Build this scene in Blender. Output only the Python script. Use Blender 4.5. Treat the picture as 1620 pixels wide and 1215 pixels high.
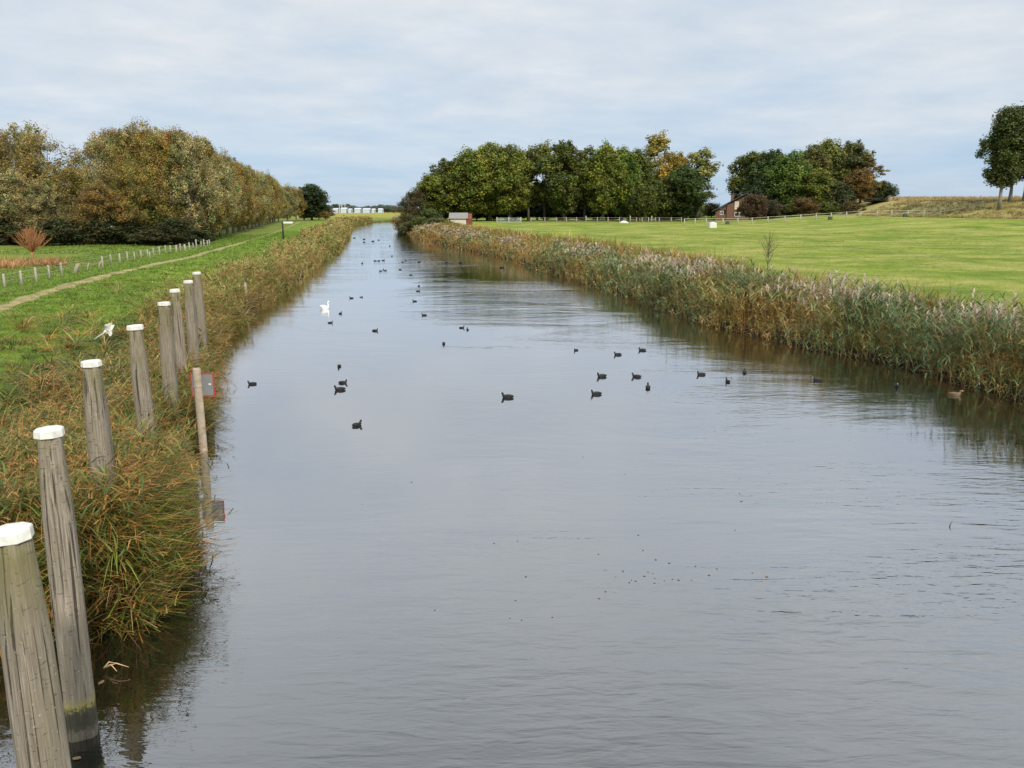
import bpy, math, random
import numpy as np
from mathutils import Vector, Matrix
for o in list(bpy.data.objects): bpy.data.objects.remove(o)
S = bpy.context.scene
COL = S.collection
R = math.radians
# ---------------------------------------------------------------- camera, sky, sun, exposure
CH = 5.5                                     # camera height above the water
F = 1262.0 / 1620.0
PIT = math.atan(276 / 1262.0)
cam = bpy.data.cameras.new('camera'); co = bpy.data.objects.new('camera', cam); COL.objects.link(co)
co.location = (0, 0, CH); co.rotation_euler = (math.pi/2 - PIT, 0, 0)
cam.sensor_width = 36; cam.lens = 36 * F; cam.clip_start = 0.1; cam.clip_end = 20000
S.camera = co
SUN_EL, SUN_AZ = R(38), R(155)               # azimuth clockwise from +Y: behind the camera, to its right
sd_ = Vector((math.sin(SUN_AZ)*math.cos(SUN_EL), math.cos(SUN_AZ)*math.cos(SUN_EL), math.sin(SUN_EL)))
sl = bpy.data.lights.new('sun', 'SUN'); sl.energy = 3.0; sl.angle = R(4); sl.color = (1, .90, .75)
so = bpy.data.objects.new('sun', sl); COL.objects.link(so)
so.rotation_euler = sd_.to_track_quat('Z', 'Y').to_euler()
S.view_settings.view_transform = 'Standard'; S.view_settings.look = 'None'
S.view_settings.gamma = 1; S.view_settings.exposure = 0.33; S.view_settings.use_curve_mapping = False

def N(nt, typ, **kw):
    n = nt.nodes.new(typ)
    for k, v in kw.items():
        if k.startswith('i_'):
            key = k[2:]
            n.inputs[int(key) if key.isdigit() else key.replace('_', ' ')].default_value = v
        else: setattr(n, k, v)
    return n
def ramp(nt, stops, fac=None):
    n = nt.nodes.new('ShaderNodeValToRGB'); cr = n.color_ramp
    while len(cr.elements) < len(stops): cr.elements.new(.5)
    for e, (p, c) in zip(cr.elements, stops):
        e.position = p; e.color = (*c, 1) if isinstance(c, tuple) else (c, c, c, 1)
    if fac is not None: nt.links.new(fac, n.inputs[0])
    return n
def mixc(nt, fac, a, b, typ='MIX'):
    n = nt.nodes.new('ShaderNodeMix'); n.data_type = 'RGBA'; n.blend_type = typ
    for sock, v in ((n.inputs[0], fac), (n.inputs[6], a), (n.inputs[7], b)):
        if isinstance(v, bpy.types.NodeSocket): nt.links.new(v, sock)
        elif isinstance(v, (int, float)): sock.default_value = v
        else: sock.default_value = (*v, 1)
    return n.outputs[2]
def mathn(nt, op, a, b=None, clamp=False):
    n = nt.nodes.new('ShaderNodeMath'); n.operation = op; n.use_clamp = clamp
    for sock, v in ((n.inputs[0], a), (n.inputs[1], b)):
        if v is None: continue
        if isinstance(v, bpy.types.NodeSocket): nt.links.new(v, sock)
        else: sock.default_value = v
    return n.outputs[0]

W = bpy.data.worlds.new('World'); S.world = W; W.use_nodes = True
nt = W.node_tree; nt.nodes.clear()
sky = N(nt, 'ShaderNodeTexSky', sky_type='NISHITA', sun_disc=False, sun_elevation=SUN_EL, sun_rotation=SUN_AZ, air_density=1.0, dust_density=0.6, ozone_density=2.0)
tc = N(nt, 'ShaderNodeTexCoord')
sep = N(nt, 'ShaderNodeSeparateXYZ'); nt.links.new(tc.outputs['Generated'], sep.inputs[0])
zc = mathn(nt, 'MAXIMUM', sep.outputs[2], 0.0)
den = mathn(nt, 'ADD', zc, 0.12)              # flat cloud deck: project the direction on a plane overhead
cx = mathn(nt, 'DIVIDE', sep.outputs[0], den); cy = mathn(nt, 'DIVIDE', sep.outputs[1], den)
cmb = N(nt, 'ShaderNodeCombineXYZ'); nt.links.new(cx, cmb.inputs[0]); nt.links.new(cy, cmb.inputs[1])
n1 = N(nt, 'ShaderNodeTexNoise', i_Scale=0.75, i_Detail=7.0, i_Roughness=0.55, i_Distortion=0.4); nt.links.new(cmb.outputs[0], n1.inputs['Vector'])
n2 = N(nt, 'ShaderNodeTexNoise', i_Scale=2.2, i_Detail=8.0, i_Roughness=0.6); nt.links.new(cmb.outputs[0], n2.inputs['Vector'])
cov = mathn(nt, 'ADD', mathn(nt, 'MULTIPLY', n1.outputs[0], 1.3), mathn(nt, 'MULTIPLY', n2.outputs[0], 0.35))
elev = ramp(nt, [(0.0, 0.0), (0.04, 0.14), (0.10, 0.42), (0.20, 0.68), (0.5, 0.85)], zc)
cf = mathn(nt, 'ADD', cov, elev.outputs[0])
cf = mathn(nt, 'MULTIPLY', mathn(nt, 'SUBTRACT', cf, 0.72), 1.05, clamp=True)
ccol = ramp(nt, [(0.25, (6.2, 6.65, 7.1)), (0.6, (7.2, 7.5, 7.75)), (0.85, (8.2, 8.3, 8.35))], n2.outputs[0])
blue = mixc(nt, 0.82, sky.outputs[0], (3.9, 5.5, 7.5))
skyc = mixc(nt, cf, blue, ccol.outputs[0])
zen = ramp(nt, [(0.0, .5), (.24, .5), (.45, .70), (.75, .92)], zc)          # an overcast sky is brighter towards the zenith
zv = N(nt, 'ShaderNodeVectorMath', operation='SCALE'); nt.links.new(skyc, zv.inputs[0]); nt.links.new(mathn(nt, 'MULTIPLY', zen.outputs[0], 2.0), zv.inputs['Scale']); skyc = zv.outputs[0]
bg = N(nt, 'ShaderNodeBackground', i_Strength=0.087); nt.links.new(skyc, bg.inputs[0])
wo = N(nt, 'ShaderNodeOutputWorld'); nt.links.new(bg.outputs[0], wo.inputs[0])

# ---------------------------------------------------------------- helpers
CP, SP = math.cos(PIT), math.sin(PIT)
def ray(px, py):
    u = (px - 810) / 1262; v = (607 - py) / 1262
    return u, CP + v*SP, v*CP - SP
def P(px, py, z=0.0):                         # where the ray of a photo pixel meets height z
    x, y, w = ray(px, py); t = (z - CH) / w
    return np.array([x*t, y*t])
def atY(px, py, Y):                           # x and height at distance Y of a photo pixel
    x, y, w = ray(px, py); t = Y / y
    return x*t, CH + w*t

def tag(o, label=None, cat=None, group=None, kind=None):
    if label: o['label'] = label
    if cat: o['category'] = cat
    if group: o['group'] = group
    if kind: o['kind'] = kind
    return o
def link(o, parent=None):
    COL.objects.link(o)
    if parent is not None: o.parent = parent
    return o
def empty(name, loc=(0, 0, 0), rz=0.0):
    o = bpy.data.objects.new(name, None); o.location = loc; o.rotation_euler = (0, 0, rz)
    o.empty_display_size = .2
    return link(o)
def mesh_np(name, V, faces, mats, col=None, smooth=False):
    """V (n,3); faces (m,4) or (m,3) array"""
    me = bpy.data.meshes.new(name)
    k = faces.shape[1]
    me.vertices.add(len(V)); me.vertices.foreach_set('co', np.asarray(V, np.float32).ravel())
    me.loops.add(faces.size); me.loops.foreach_set('vertex_index', faces.astype(np.int32).ravel())
    me.polygons.add(len(faces)); me.polygons.foreach_set('loop_start', np.arange(0, faces.size, k, dtype=np.int32))
    if smooth: me.polygons.foreach_set('use_smooth', np.ones(len(faces), bool))
    for m in (mats if isinstance(mats, (list, tuple)) else [mats]): me.materials.append(m)
    if col is not None:
        a = me.color_attributes.new('Col', 'FLOAT_COLOR', 'POINT')
        c = np.ones((len(V), 4), np.float32); c[:, :3] = np.clip(col, 0, 4); a.data.foreach_set('color', c.ravel())
    me.update(calc_edges=True); me.validate()
    return me
class MB:                                     # small hand-built meshes
    def __init__(s): s.v = []; s.f = []
    def add(s, vs, fs):
        b = len(s.v); s.v += [tuple(v) for v in vs]; s.f += [tuple(i+b for i in f) for f in fs]; return s
    def box(s, a, b):
        (x0, y0, z0), (x1, y1, z1) = a, b
        return s.add([(x0,y0,z0),(x1,y0,z0),(x1,y1,z0),(x0,y1,z0),(x0,y0,z1),(x1,y0,z1),(x1,y1,z1),(x0,y1,z1)],
                     [(0,3,2,1),(4,5,6,7),(0,1,5,4),(1,2,6,5),(2,3,7,6),(3,0,4,7)])
    def loft(s, rings, cap=True):
        n = len(rings[0]); vs = [v for r in rings for v in r]; fs = []
        for i in range(len(rings)-1):
            for j in range(n):
                k = (j+1) % n; fs.append((i*n+j, i*n+k, (i+1)*n+k, (i+1)*n+j))
        if cap: fs.append(tuple(range(n))[::-1]); fs.append(tuple((len(rings)-1)*n+j for j in range(n)))
        return s.add(vs, fs)
    def tube(s, pts, rad, n=8, squash=None, cap=True):
        pts = [Vector(p) for p in pts]; rings = []
        for i, p in enumerate(pts):
            d = (pts[min(i+1, len(pts)-1)] - pts[max(i-1, 0)]).normalized()
            a = Vector((0, 1, 0)) if squash is not None else (Vector((0, 0, 1)) if abs(d.z) < .9 else Vector((1, 0, 0)))
            u = d.cross(a).normalized(); w = u.cross(d).normalized()
            r = rad[i] if isinstance(rad, (list, tuple)) else rad
            ru, rw = (r, r*squash[i]) if squash is not None else (r, r)
            rings.append([p + u*math.cos(2*math.pi*j/n)*ru + w*math.sin(2*math.pi*j/n)*rw for j in range(n)])
        return s.loft(rings, cap)
    def mesh(s, name, m, smooth=False, bevel=0):
        me = bpy.data.meshes.new(name); me.from_pydata(s.v, [], s.f); me.materials.append(m)
        if smooth:
            for p in me.polygons: p.use_smooth = True
        me.validate(); me.update(); return me
    def build(s, name, m, parent=None, smooth=False):
        return link(bpy.data.objects.new(name, s.mesh(name, m, smooth)), parent)

# ---------------------------------------------------------------- materials
def newmat(name):
    m = bpy.data.materials.new(name); m.use_nodes = True; m.node_tree.nodes.clear()
    o = m.node_tree.nodes.new('ShaderNodeOutputMaterial'); return m, m.node_tree, o
def principled(nt, o, rough=.7, spec=.3):
    b = nt.nodes.new('ShaderNodeBsdfPrincipled'); b.inputs['Roughness'].default_value = rough
    b.inputs['Specular IOR Level'].default_value = spec; nt.links.new(b.outputs[0], o.inputs[0]); return b
def bump(nt, b, h, strength, dist):
    n = N(nt, 'ShaderNodeBump', i_Strength=strength, i_Distance=dist); nt.links.new(h, n.inputs['Height']); nt.links.new(n.outputs[0], b.inputs['Normal'])
def simple(name, c, rough=.6, var=.25, scale=6.0, spec=.3, bmp=.0):
    m, nt, o = newmat(name); b = principled(nt, o, rough, spec)
    t = N(nt, 'ShaderNodeTexCoord'); n = N(nt, 'ShaderNodeTexNoise', i_Scale=scale, i_Detail=6.0, i_Roughness=.65)
    nt.links.new(t.outputs['Object'], n.inputs['Vector'])
    r = ramp(nt, [(.3, tuple(x*(1-var) for x in c)), (.7, tuple(min(1, x*(1+var)) for x in c))], n.outputs[0])
    nt.links.new(r.outputs[0], b.inputs[0])
    if bmp: bump(nt, b, n.outputs[0], bmp, .02)
    return m
def leafmat(name, transl=.3, rough=.55, objcol=False, spec=.25):
    m, nt, o = newmat(name)
    a = N(nt, 'ShaderNodeAttribute', attribute_name='Col'); c = a.outputs['Color']
    if objcol:
        oi = nt.nodes.new('ShaderNodeObjectInfo'); c = mixc(nt, 1.0, c, oi.outputs['Color'], 'MULTIPLY')
    b = nt.nodes.new('ShaderNodeBsdfPrincipled'); b.inputs['Roughness'].default_value = rough; b.inputs['Specular IOR Level'].default_value = spec
    nt.links.new(c, b.inputs[0])
    t = nt.nodes.new('ShaderNodeBsdfTranslucent'); nt.links.new(c, t.inputs[0])
    x = nt.nodes.new('ShaderNodeMixShader'); x.inputs[0].default_value = transl
    nt.links.new(b.outputs[0], x.inputs[1]); nt.links.new(t.outputs[0], x.inputs[2]); nt.links.new(x.outputs[0], o.inputs[0])
    return m
M_leaf = leafmat('tree_leaf', .25, .6, True)
M_blade = leafmat('grass_blade', .3, .55)
M_reed = leafmat('reed_leaf', .28, .55)

# bark
def barkmat(name, c1, c2):
    m, nt, o = newmat(name); b = principled(nt, o, .85, .2)
    t = N(nt, 'ShaderNodeTexCoord'); mp = N(nt, 'ShaderNodeMapping'); mp.inputs['Scale'].default_value = (6, 6, 1.2)
    nt.links.new(t.outputs['Object'], mp.inputs[0]); n = N(nt, 'ShaderNodeTexNoise', i_Scale=2.0, i_Detail=7.0, i_Roughness=.7); nt.links.new(mp.outputs[0], n.inputs['Vector'])
    r = ramp(nt, [(.3, c1), (.7, c2)], n.outputs[0]); nt.links.new(r.outputs[0], b.inputs[0]); bump(nt, b, n.outputs[0], .6, .05)
    return m
M_bark = barkmat('bark', (.05, .04, .03), (.16, .14, .11))
M_barkpale = barkmat('pale_bark', (.12, .11, .09), (.32, .30, .26))
M_twig = barkmat('orange_twig', (.22, .10, .04), (.38, .20, .09))

# weathered mooring timber
def timber():
    m, nt, o = newmat('weathered_timber'); b = principled(nt, o, .85, .2)
    t = N(nt, 'ShaderNodeTexCoord'); oi = nt.nodes.new('ShaderNodeObjectInfo')
    off = N(nt, 'ShaderNodeVectorMath', operation='ADD'); nt.links.new(t.outputs['Object'], off.inputs[0])
    sc = N(nt, 'ShaderNodeVectorMath', operation='SCALE'); sc.inputs[0].default_value = (17, 31, 5); nt.links.new(oi.outputs['Random'], sc.inputs['Scale']); nt.links.new(sc.outputs[0], off.inputs[1])
    def noise(s, scale, det=7.0, rough=.65, dist=0.0):
        mp = N(nt, 'ShaderNodeMapping'); mp.inputs['Scale'].default_value = s; nt.links.new(off.outputs[0], mp.inputs[0])
        n = N(nt, 'ShaderNodeTexNoise', i_Scale=scale, i_Detail=det, i_Roughness=rough, i_Distortion=dist); nt.links.new(mp.outputs[0], n.inputs['Vector']); return n.outputs[0]
    grain = noise((60, 60, 2.0), 1.0); crack = noise((26, 26, .55), 1.0, 4.0, .5, .5); big = noise((3, 3, 1.2), 1.0); lich = noise((30, 30, 30), 1.0, 5.0, .7)
    nick = noise((14, 14, 60), 1.0, 3.0, .5)
    c = ramp(nt, [(.3, (.085, .07, .052)), (.5, (.195, .17, .135)), (.72, (.34, .305, .255))], grain).outputs[0]
    c = mixc(nt, ramp(nt, [(.38, 0.0), (.7, .75)], big).outputs[0], c, (.17, .15, .10))
    ck = ramp(nt, [(.34, 1.0), (.385, 0.0)], crack).outputs[0]
    c = mixc(nt, mathn(nt, 'MULTIPLY', ck, .85), c, (.03, .024, .018))
    nk = ramp(nt, [(.30, 1.0), (.35, 0.0)], nick).outputs[0]
    c = mixc(nt, mathn(nt, 'MULTIPLY', nk, .55), c, (.05, .04, .03))
    c = mixc(nt, ramp(nt, [(.63, 0.0), (.68, .7)], lich).outputs[0], c, (.38, .38, .24))
    g = N(nt, 'ShaderNodeSeparateXYZ'); nt.links.new(t.outputs['Object'], g.inputs[0])
    zz = mathn(nt, 'ADD', g.outputs[2], mathn(nt, 'ADD', mathn(nt, 'MULTIPLY', lich, .30), mathn(nt, 'MULTIPLY', grain, .22)))
    # algae under the cap, wet foot with a yellow weed line just above the water
    alg = ramp(nt, [(.0, 0.0), (.84, 0.0), (1.0, .55)], mathn(nt, 'DIVIDE', zz, 3.4)).outputs[0]
    c = mixc(nt, mathn(nt, 'MULTIPLY', alg, ramp(nt, [(.4, 0.0), (.6, 1.0)], big).outputs[0]), c, (.14, .13, .04))
    weed = ramp(nt, [(0, 0.0), (.56, 0.0), (.62, .8), (.68, .6), (.74, 0.0)], zz).outputs[0]
    c = mixc(nt, weed, c, (.26, .24, .05))
    wet = ramp(nt, [(0, .5), (.34, .45), (.42, .93), (.60, .9), (.66, 0.0)], zz).outputs[0]
    c = mixc(nt, wet, c, (.035, .035, .025))
    nt.links.new(c, b.inputs[0])
    h = mathn(nt, 'SUBTRACT', grain, mathn(nt, 'MULTIPLY', ck, 1.2)); h = mathn(nt, 'SUBTRACT', h, mathn(nt, 'MULTIPLY', nk, .6)); bump(nt, b, h, .8, .012)
    return m
M_timber = timber()
M_white = simple('white_paint', (.60, .60, .56), .6, .28, 7, .3, .4)
M_stake = simple('grey_stake_wood', (.30, .27, .22), .85, .35, 9, .2, .4)
M_cleanwood = simple('sign_post_wood', (.30, .25, .19), .8, .3, 8, .2, .3)

# water
def water():
    m, nt, o = newmat('canal_water')
    geo = nt.nodes.new('ShaderNodeNewGeometry')
    def noise(s, scale, det, rough=.5, dist=0.0, rot=0.0):
        mp = N(nt, 'ShaderNodeMapping'); mp.inputs['Scale'].default_value = s; mp.inputs['Rotation'].default_value = (0, 0, rot); nt.links.new(geo.outputs['Position'], mp.inputs[0])
        n = N(nt, 'ShaderNodeTexNoise', i_Scale=scale, i_Detail=det, i_Roughness=rough, i_Distortion=dist); nt.links.new(mp.outputs[0], n.inputs['Vector']); return n.outputs[0]
    rip = noise((1.2, 4.6, 1), 1.15, 3.0, .5, .5, R(-12)); fine = noise((2.6, 9, 1), 1.3, 2.0, .5, .0, R(9)); swell = noise((.35, 1.1, 1), .7, 2.0, .5, .0, R(-20))
    msk = noise((.10, .22, 1), 1.0, 4.0, .55, .8, R(-14))
    wa = N(nt, 'ShaderNodeAttribute', attribute_name='wind')
    wind = mathn(nt, 'MULTIPLY', wa.outputs['Fac'], ramp(nt, [(.38, .35), (.5, .8), (.64, 1.5)], msk).outputs[0])
    h = mathn(nt, 'ADD', mathn(nt, 'MULTIPLY', rip, .62), mathn(nt, 'MULTIPLY', fine, .22))
    h = mathn(nt, 'MULTIPLY', mathn(nt, 'ADD', h, mathn(nt, 'MULTIPLY', swell, 1.2)), wind)
    bp = N(nt, 'ShaderNodeBump', i_Strength=1.0, i_Distance=.025); nt.links.new(h, bp.inputs['Height'])
    dt = N(nt, 'ShaderNodeVectorMath', operation='DOT_PRODUCT'); nt.links.new(bp.outputs[0], dt.inputs[0]); nt.links.new(geo.outputs['Incoming'], dt.inputs[1])
    c = mathn(nt, 'SUBTRACT', 1.0, mathn(nt, 'ABSOLUTE', dt.outputs['Value']), clamp=True)
    fr = mathn(nt, 'ADD', mathn(nt, 'MULTIPLY', mathn(nt, 'POWER', c, 1.78), .98), .02)
    df = N(nt, 'ShaderNodeBsdfDiffuse'); df.inputs[0].default_value = (.005, .006, .004, 1); nt.links.new(bp.outputs[0], df.inputs['Normal'])
    gl = N(nt, 'ShaderNodeBsdfGlossy'); gl.inputs['Roughness'].default_value = .012; gl.inputs[0].default_value = (.96, .97, 1, 1); nt.links.new(bp.outputs[0], gl.inputs['Normal'])
    x = nt.nodes.new('ShaderNodeMixShader'); nt.links.new(fr, x.inputs[0]); nt.links.new(df.outputs[0], x.inputs[1]); nt.links.new(gl.outputs[0], x.inputs[2]); nt.links.new(x.outputs[0], o.inputs[0])
    return m
M_water = water()

# ground: colour from a 'Col' attribute (cover), a 'dry' amount, plus noise
def groundmat():
    m, nt, o = newmat('ground_cover'); b = principled(nt, o, .9, .1)
    geo = nt.nodes.new('ShaderNodeNewGeometry')
    a = N(nt, 'ShaderNodeAttribute', attribute_name='Col'); d = N(nt, 'ShaderNodeAttribute', attribute_name='dry')
    def noise(s, scale, det=6.0, rough=.65, rot=0.0):
        mp = N(nt, 'ShaderNodeMapping'); mp.inputs['Scale'].default_value = s; mp.inputs['Rotation'].default_value = (0, 0, rot); nt.links.new(geo.outputs['Position'], mp.inputs[0])
        n = N(nt, 'ShaderNodeTexNoise', i_Scale=scale, i_Detail=det, i_Roughness=rough); nt.links.new(mp.outputs[0], n.inputs['Vector']); return n.outputs[0]
    f = noise((1, 1, 1), 2.2, 8.0, .75); g = noise((.11, .15, .05), 1.0, 12.0, .8, R(-25)); k = noise((.3, .3, .3), 1.0)
    c = mixc(nt, 1.0, a.outputs['Color'], ramp(nt, [(.25, (.55, .60, .55)), (.5, (1, 1, 1)), (.75, (1.4, 1.3, 1.2))], f).outputs[0], 'MULTIPLY')
    c = mixc(nt, 1.0, c, ramp(nt, [(.3, (.78, .85, .8)), (.7, (1.2, 1.12, 1.1))], k).outputs[0], 'MULTIPLY')
    s = mathn(nt, 'MULTIPLY', ramp(nt, [(.44, 0.0), (.62, 1.0)], g).outputs[0], d.outputs['Fac'])
    s = mathn(nt, 'MULTIPLY', s, ramp(nt, [(.3, .35), (.6, 1.0)], f).outputs[0])
    c = mixc(nt, mathn(nt, 'MULTIPLY', s, .8), c, (.40, .35, .12))
    nt.links.new(c, b.inputs[0]); bump(nt, b, f, .9, .12)
    return m
M_ground = groundmat()
M_path = simple('trodden_path', (.25, .21, .10), .95, .5, 1.6, .1, .5)

# ---------------------------------------------------------------- canal outline and terrain
LB = [P(205, 985), P(280, 925), P(302, 860), P(296, 790), P(301, 720), P(321, 660), P(328, 610), P(338, 570), P(342, 541), P(395, 497), P(432, 468), P(478, 440), P(506, 415), P(532, 396), P(549, 376), P(553, 366), P(556, 358), P(590, 351.5)]
LB = [np.array([-11.0, -60.0]), np.array([-10.5, 8.6]), np.array([-8.0, 9.3])] + LB
RB = [P(1640, 638), P(1500, 602), P(1400, 572), P(1290, 553), P(1200, 530), P(1130, 517), P(1080, 500), P(1000, 472), P(905, 442), P(870, 432), P(800, 409), P(740, 396), P(700, 386), P(660, 378), P(645, 366), P(632, 356), P(620, 350)]
RB = [np.array([13.0, -60.0]), np.array([14.2, 8.0])] + RB
POLY = np.array(LB + RB[::-1])
SA = POLY; SB = np.roll(POLY, -1, axis=0)
def sdist(x, y):                              # distance to the bank, positive on land
    x = np.asarray(x, float); y = np.asarray(y, float)
    d = np.full(x.shape, 1e9); ins = np.zeros(x.shape, bool)
    for a, b in zip(SA, SB):
        ab = b - a; t = np.clip(((x-a[0])*ab[0] + (y-a[1])*ab[1]) / (ab@ab), 0, 1)
        d = np.minimum(d, np.hypot(x-a[0]-ab[0]*t, y-a[1]-ab[1]*t))
        c = ((a[1] > y) != (b[1] > y))
        with np.errstate(divide='ignore', invalid='ignore'):
            xi = a[0] + (y-a[1])*ab[0]/(ab[1] if ab[1] != 0 else 1e-9)
        ins ^= c & (x < xi)
    return np.where(ins, -d, d)
CXY = np.array([-60, 9, 25, 60, 110, 200, 320, 460, 8000]); CXX = np.array([1, 2, 2, -2, -12, -26, -46, -66, -1300])
def isleft(x, y): return x < np.interp(y, CXY, CXX)
rs = np.random.RandomState(7)
_ph = rs.rand(3, 12)
def wob(x, y, s):                             # cheap smooth noise
    r = 0
    for i in range(12):
        a = _ph[0, i]*6.283; k = (0.6 + 1.3*_ph[2, i]) / s
        r = r + np.sin((x*math.cos(a) + y*math.sin(a))*k*6.283 + _ph[1, i]*6.283)
    return r / 5.0
def smooth(a): a = np.clip(a, 0, 1); return a*a*(3-2*a)
def H(x, y):
    x = np.asarray(x, float); y = np.asarray(y, float)
    sd = sdist(x, y); L = isleft(x, y)
    zl = np.interp(sd, [-4, -.4, 0, .35, 1.1, 4, 7.5, 10.5, 13, 16, 60], [-1.6, -.7, -.06, .55, .9, 1.2, 1.45, 1.5, 1.2, .9, .9])
    zn = np.interp(sd, [-4, -.4, 0, .3, .8, 4, 7.5, 10.5, 13, 16, 60], [-1.6, -.8, -.06, .85, 1.15, 1.3, 1.45, 1.5, 1.2, .9, .9]); kn = smooth((17-y)/5); zl = zl*(1-kn)+zn*kn
    zr = np.interp(sd, [-4, -.4, 0, .5, 2, 5, 12], [-1.6, -.6, -.06, .3, .7, 1.0, 1.3])
    zr = zr + np.clip((y-45)/180, 0, 1.0)*1.1*smooth(sd/12)
    r1 = np.hypot((x-160)/50, (y-215)/70)
    zr = zr + 1.8*smooth((x-45)/40)*smooth((y-80)/80) + 3.4*smooth((1.5-r1)/.25)
    dk = smooth((x-95)/45) * smooth(1-np.abs(y-340)/32)
    zr = zr + 6.0*dk*smooth((1400-x)/400)
    z = np.where(L, zl, zr)
    far = smooth((y-430)/120)
    z = z*(1-far) + far*1.1
    return z + np.where(sd > .5, wob(x, y, 9)*.05 + wob(x, y, 2.3)*.02, 0)
pathpx = [(-420, 640), (-250, 572), (-100, 521), (0, 485), (100, 454), (200, 428), (300, 406), (370, 387), (430, 366), (462, 353), (474, 348)]
PATH = np.array([P(a, b, 1.5) for a, b in pathpx])
def pathdist(x, y):
    d = np.full(np.shape(x), 1e9)
    for a, b in zip(PATH[:-1], PATH[1:]):
        ab = b-a; t = np.clip(((x-a[0])*ab[0] + (y-a[1])*ab[1])/(ab@ab), 0, 1)
        d = np.minimum(d, np.hypot(x-a[0]-ab[0]*t, y-a[1]-ab[1]*t))
    return d
def roughw(y): return np.interp(y, [10, 20, 32, 60], [6.5, 4.4, 2.4, 2.6])
def cover(x, y):                              # albedo of the ground and dryness
    sd = sdist(x, y); L = isleft(x, y)
    c = np.zeros(x.shape + (3,)); dry = np.zeros(x.shape)
    g1 = np.array([.12, .19, .018]); g2 = np.array([.12, .18, .018]); mud = np.array([.035, .028, .018]); tan = np.array([.30, .22, .10])
    rough = np.array([.12, .105, .035]); dg = np.array([.06, .10, .02])
    c[:] = np.where(L[..., None], g1, g2)
    c = c*(1 + .18*wob(x, y, 14)[..., None]*np.array([1.2, .8, .5]))
    dry = np.where(L, .12, smooth((sd-5)/12)*1.0*smooth((260-y)/60))
    k = smooth((np.where(L, roughw(y), 5.2) + .6*wob(x, y, 5) - sd)/1.2)[..., None]; c = c*(1-k) + rough*k
    k = smooth((0.9-sd)/.6)[..., None]; c = c*(1-k) + mud*k
    # rough field beyond the path (left): duller, with a tan reed patch
    k = (L*smooth((sd-14)/4)*.6)[..., None]; c = c*(1-k) + np.array([.13, .15, .04])*k
    t0 = P(-10, 420, .9); k = (L*smooth(1.3-np.hypot((x-t0[0]+4)/11, (y-t0[1])/7)*1.0 + .15*wob(x, y, 6)))[..., None]; c = c*(1-k) + np.array([.36, .21, .09])*k
    # mound by the poplars and the far dike: tan dry grass
    r1 = np.hypot((x-160)/50, (y-215)/70)
    k = ((~L)*smooth((1.66-r1 + .10*wob(x, y, 11))/.2)*.85*smooth((y-92)/20))[..., None]; c = c*(1-k) + np.array([.30, .25, .11])*k
    k = ((~L)*smooth((x-95)/40)*smooth((y-306 + 5*wob(x, y, 20))/14)*smooth((430-y)/40)*.85)[..., None]; c = c*(1-k) + np.array([.33, .25, .12])*k
    k = (smooth((y-440)/60))[..., None]; c = c*(1-k) + np.array([.24, .23, .05])*k
    return c, dry

na = 620
fr = np.linspace(-48, 48, 521); bk = np.linspace(48, 312, 60)[1:-1]
ang = np.radians(np.concatenate([fr, bk])); na = len(ang)
rad = np.geomspace(3.0, 9000, 560); nr = len(rad)
A, RR = np.meshgrid(ang, rad); TX = np.sin(A)*RR; TY = np.cos(A)*RR
TZ = H(TX, TY); tc_, td_ = cover(TX, TY)
V = np.stack([TX, TY, TZ], -1).reshape(-1, 3)
i, j = np.meshgrid(np.arange(nr-1), np.arange(na), indexing='ij'); j2 = (j+1) % na
Fc = np.stack([i*na+j, i*na+j2, (i+1)*na+j2, (i+1)*na+j], -1).reshape(-1, 4)
keep = (V[Fc][:, :, 2].max(1) > -1.3); Fc = Fc[keep][:, ::-1]
me = mesh_np('ground', V, Fc, M_ground, tc_.reshape(-1, 3), smooth=True)
at = me.attributes.new('dry', 'FLOAT', 'POINT'); at.data.foreach_set('value', td_.ravel().astype(np.float32))
tag(link(bpy.data.objects.new('ground', me)), kind='structure')
wy = np.concatenate([np.linspace(-60, 4, 12), np.geomspace(5, 470, 150)])
lbp = np.array(LB); rbp = np.array(RB)
xl_ = np.interp(wy, lbp[:, 1], lbp[:, 0])-6; xr_ = np.interp(wy, rbp[:, 1], rbp[:, 0])+6
WX = xl_[:, None] + (xr_-xl_)[:, None]*np.linspace(0, 1, 64)[None, :]; WY = np.repeat(wy[:, None], 64, 1)
sdw = np.abs(sdist(WX, WY)); ZW = np.zeros_like(WX)
rgt = WX > np.interp(WY, CXY, CXX)
wind = .42 - .30*smooth(1-sdw/4.5)*np.where((WY < 40) & (WX < 0), 1.0, .55)
wind = wind - .26*rgt*smooth((WY-55)/25)*smooth(1-sdw/13)
def blob(px, py, rx, ry, amt):
    c = P(px, py, 0); return amt*np.exp(-((WX-c[0]-(WY-c[1])*(c[0]/c[1]))/rx)**2-((WY-c[1])/ry)**2)
wind = wind + blob(850, 460, 5, 11, .75) + blob(1350, 990, 5, 4, .9) + blob(900, 1080, 5, 3, .55) + blob(700, 412, 9, 16, .45) + blob(1250, 650, 6, 4, .35) - blob(700, 640, 6, 7, .2)
wind = wind + .75*smooth((17-WY)/9)*smooth((WX+3.2)/4)
wind = np.clip(wind, .12, 3)
n_, k_ = WX.shape; i, j = np.meshgrid(np.arange(n_-1), np.arange(k_-1), indexing='ij')
mw = mesh_np('water', np.stack([WX, WY, ZW], -1).reshape(-1, 3), np.stack([i*k_+j, i*k_+j+1, (i+1)*k_+j+1, (i+1)*k_+j], -1).reshape(-1, 4), M_water, smooth=True)
at = mw.attributes.new('wind', 'FLOAT', 'POINT'); at.data.foreach_set('value', wind.ravel().astype(np.float32))
tag(link(bpy.data.objects.new('water', mw)), kind='structure')

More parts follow.
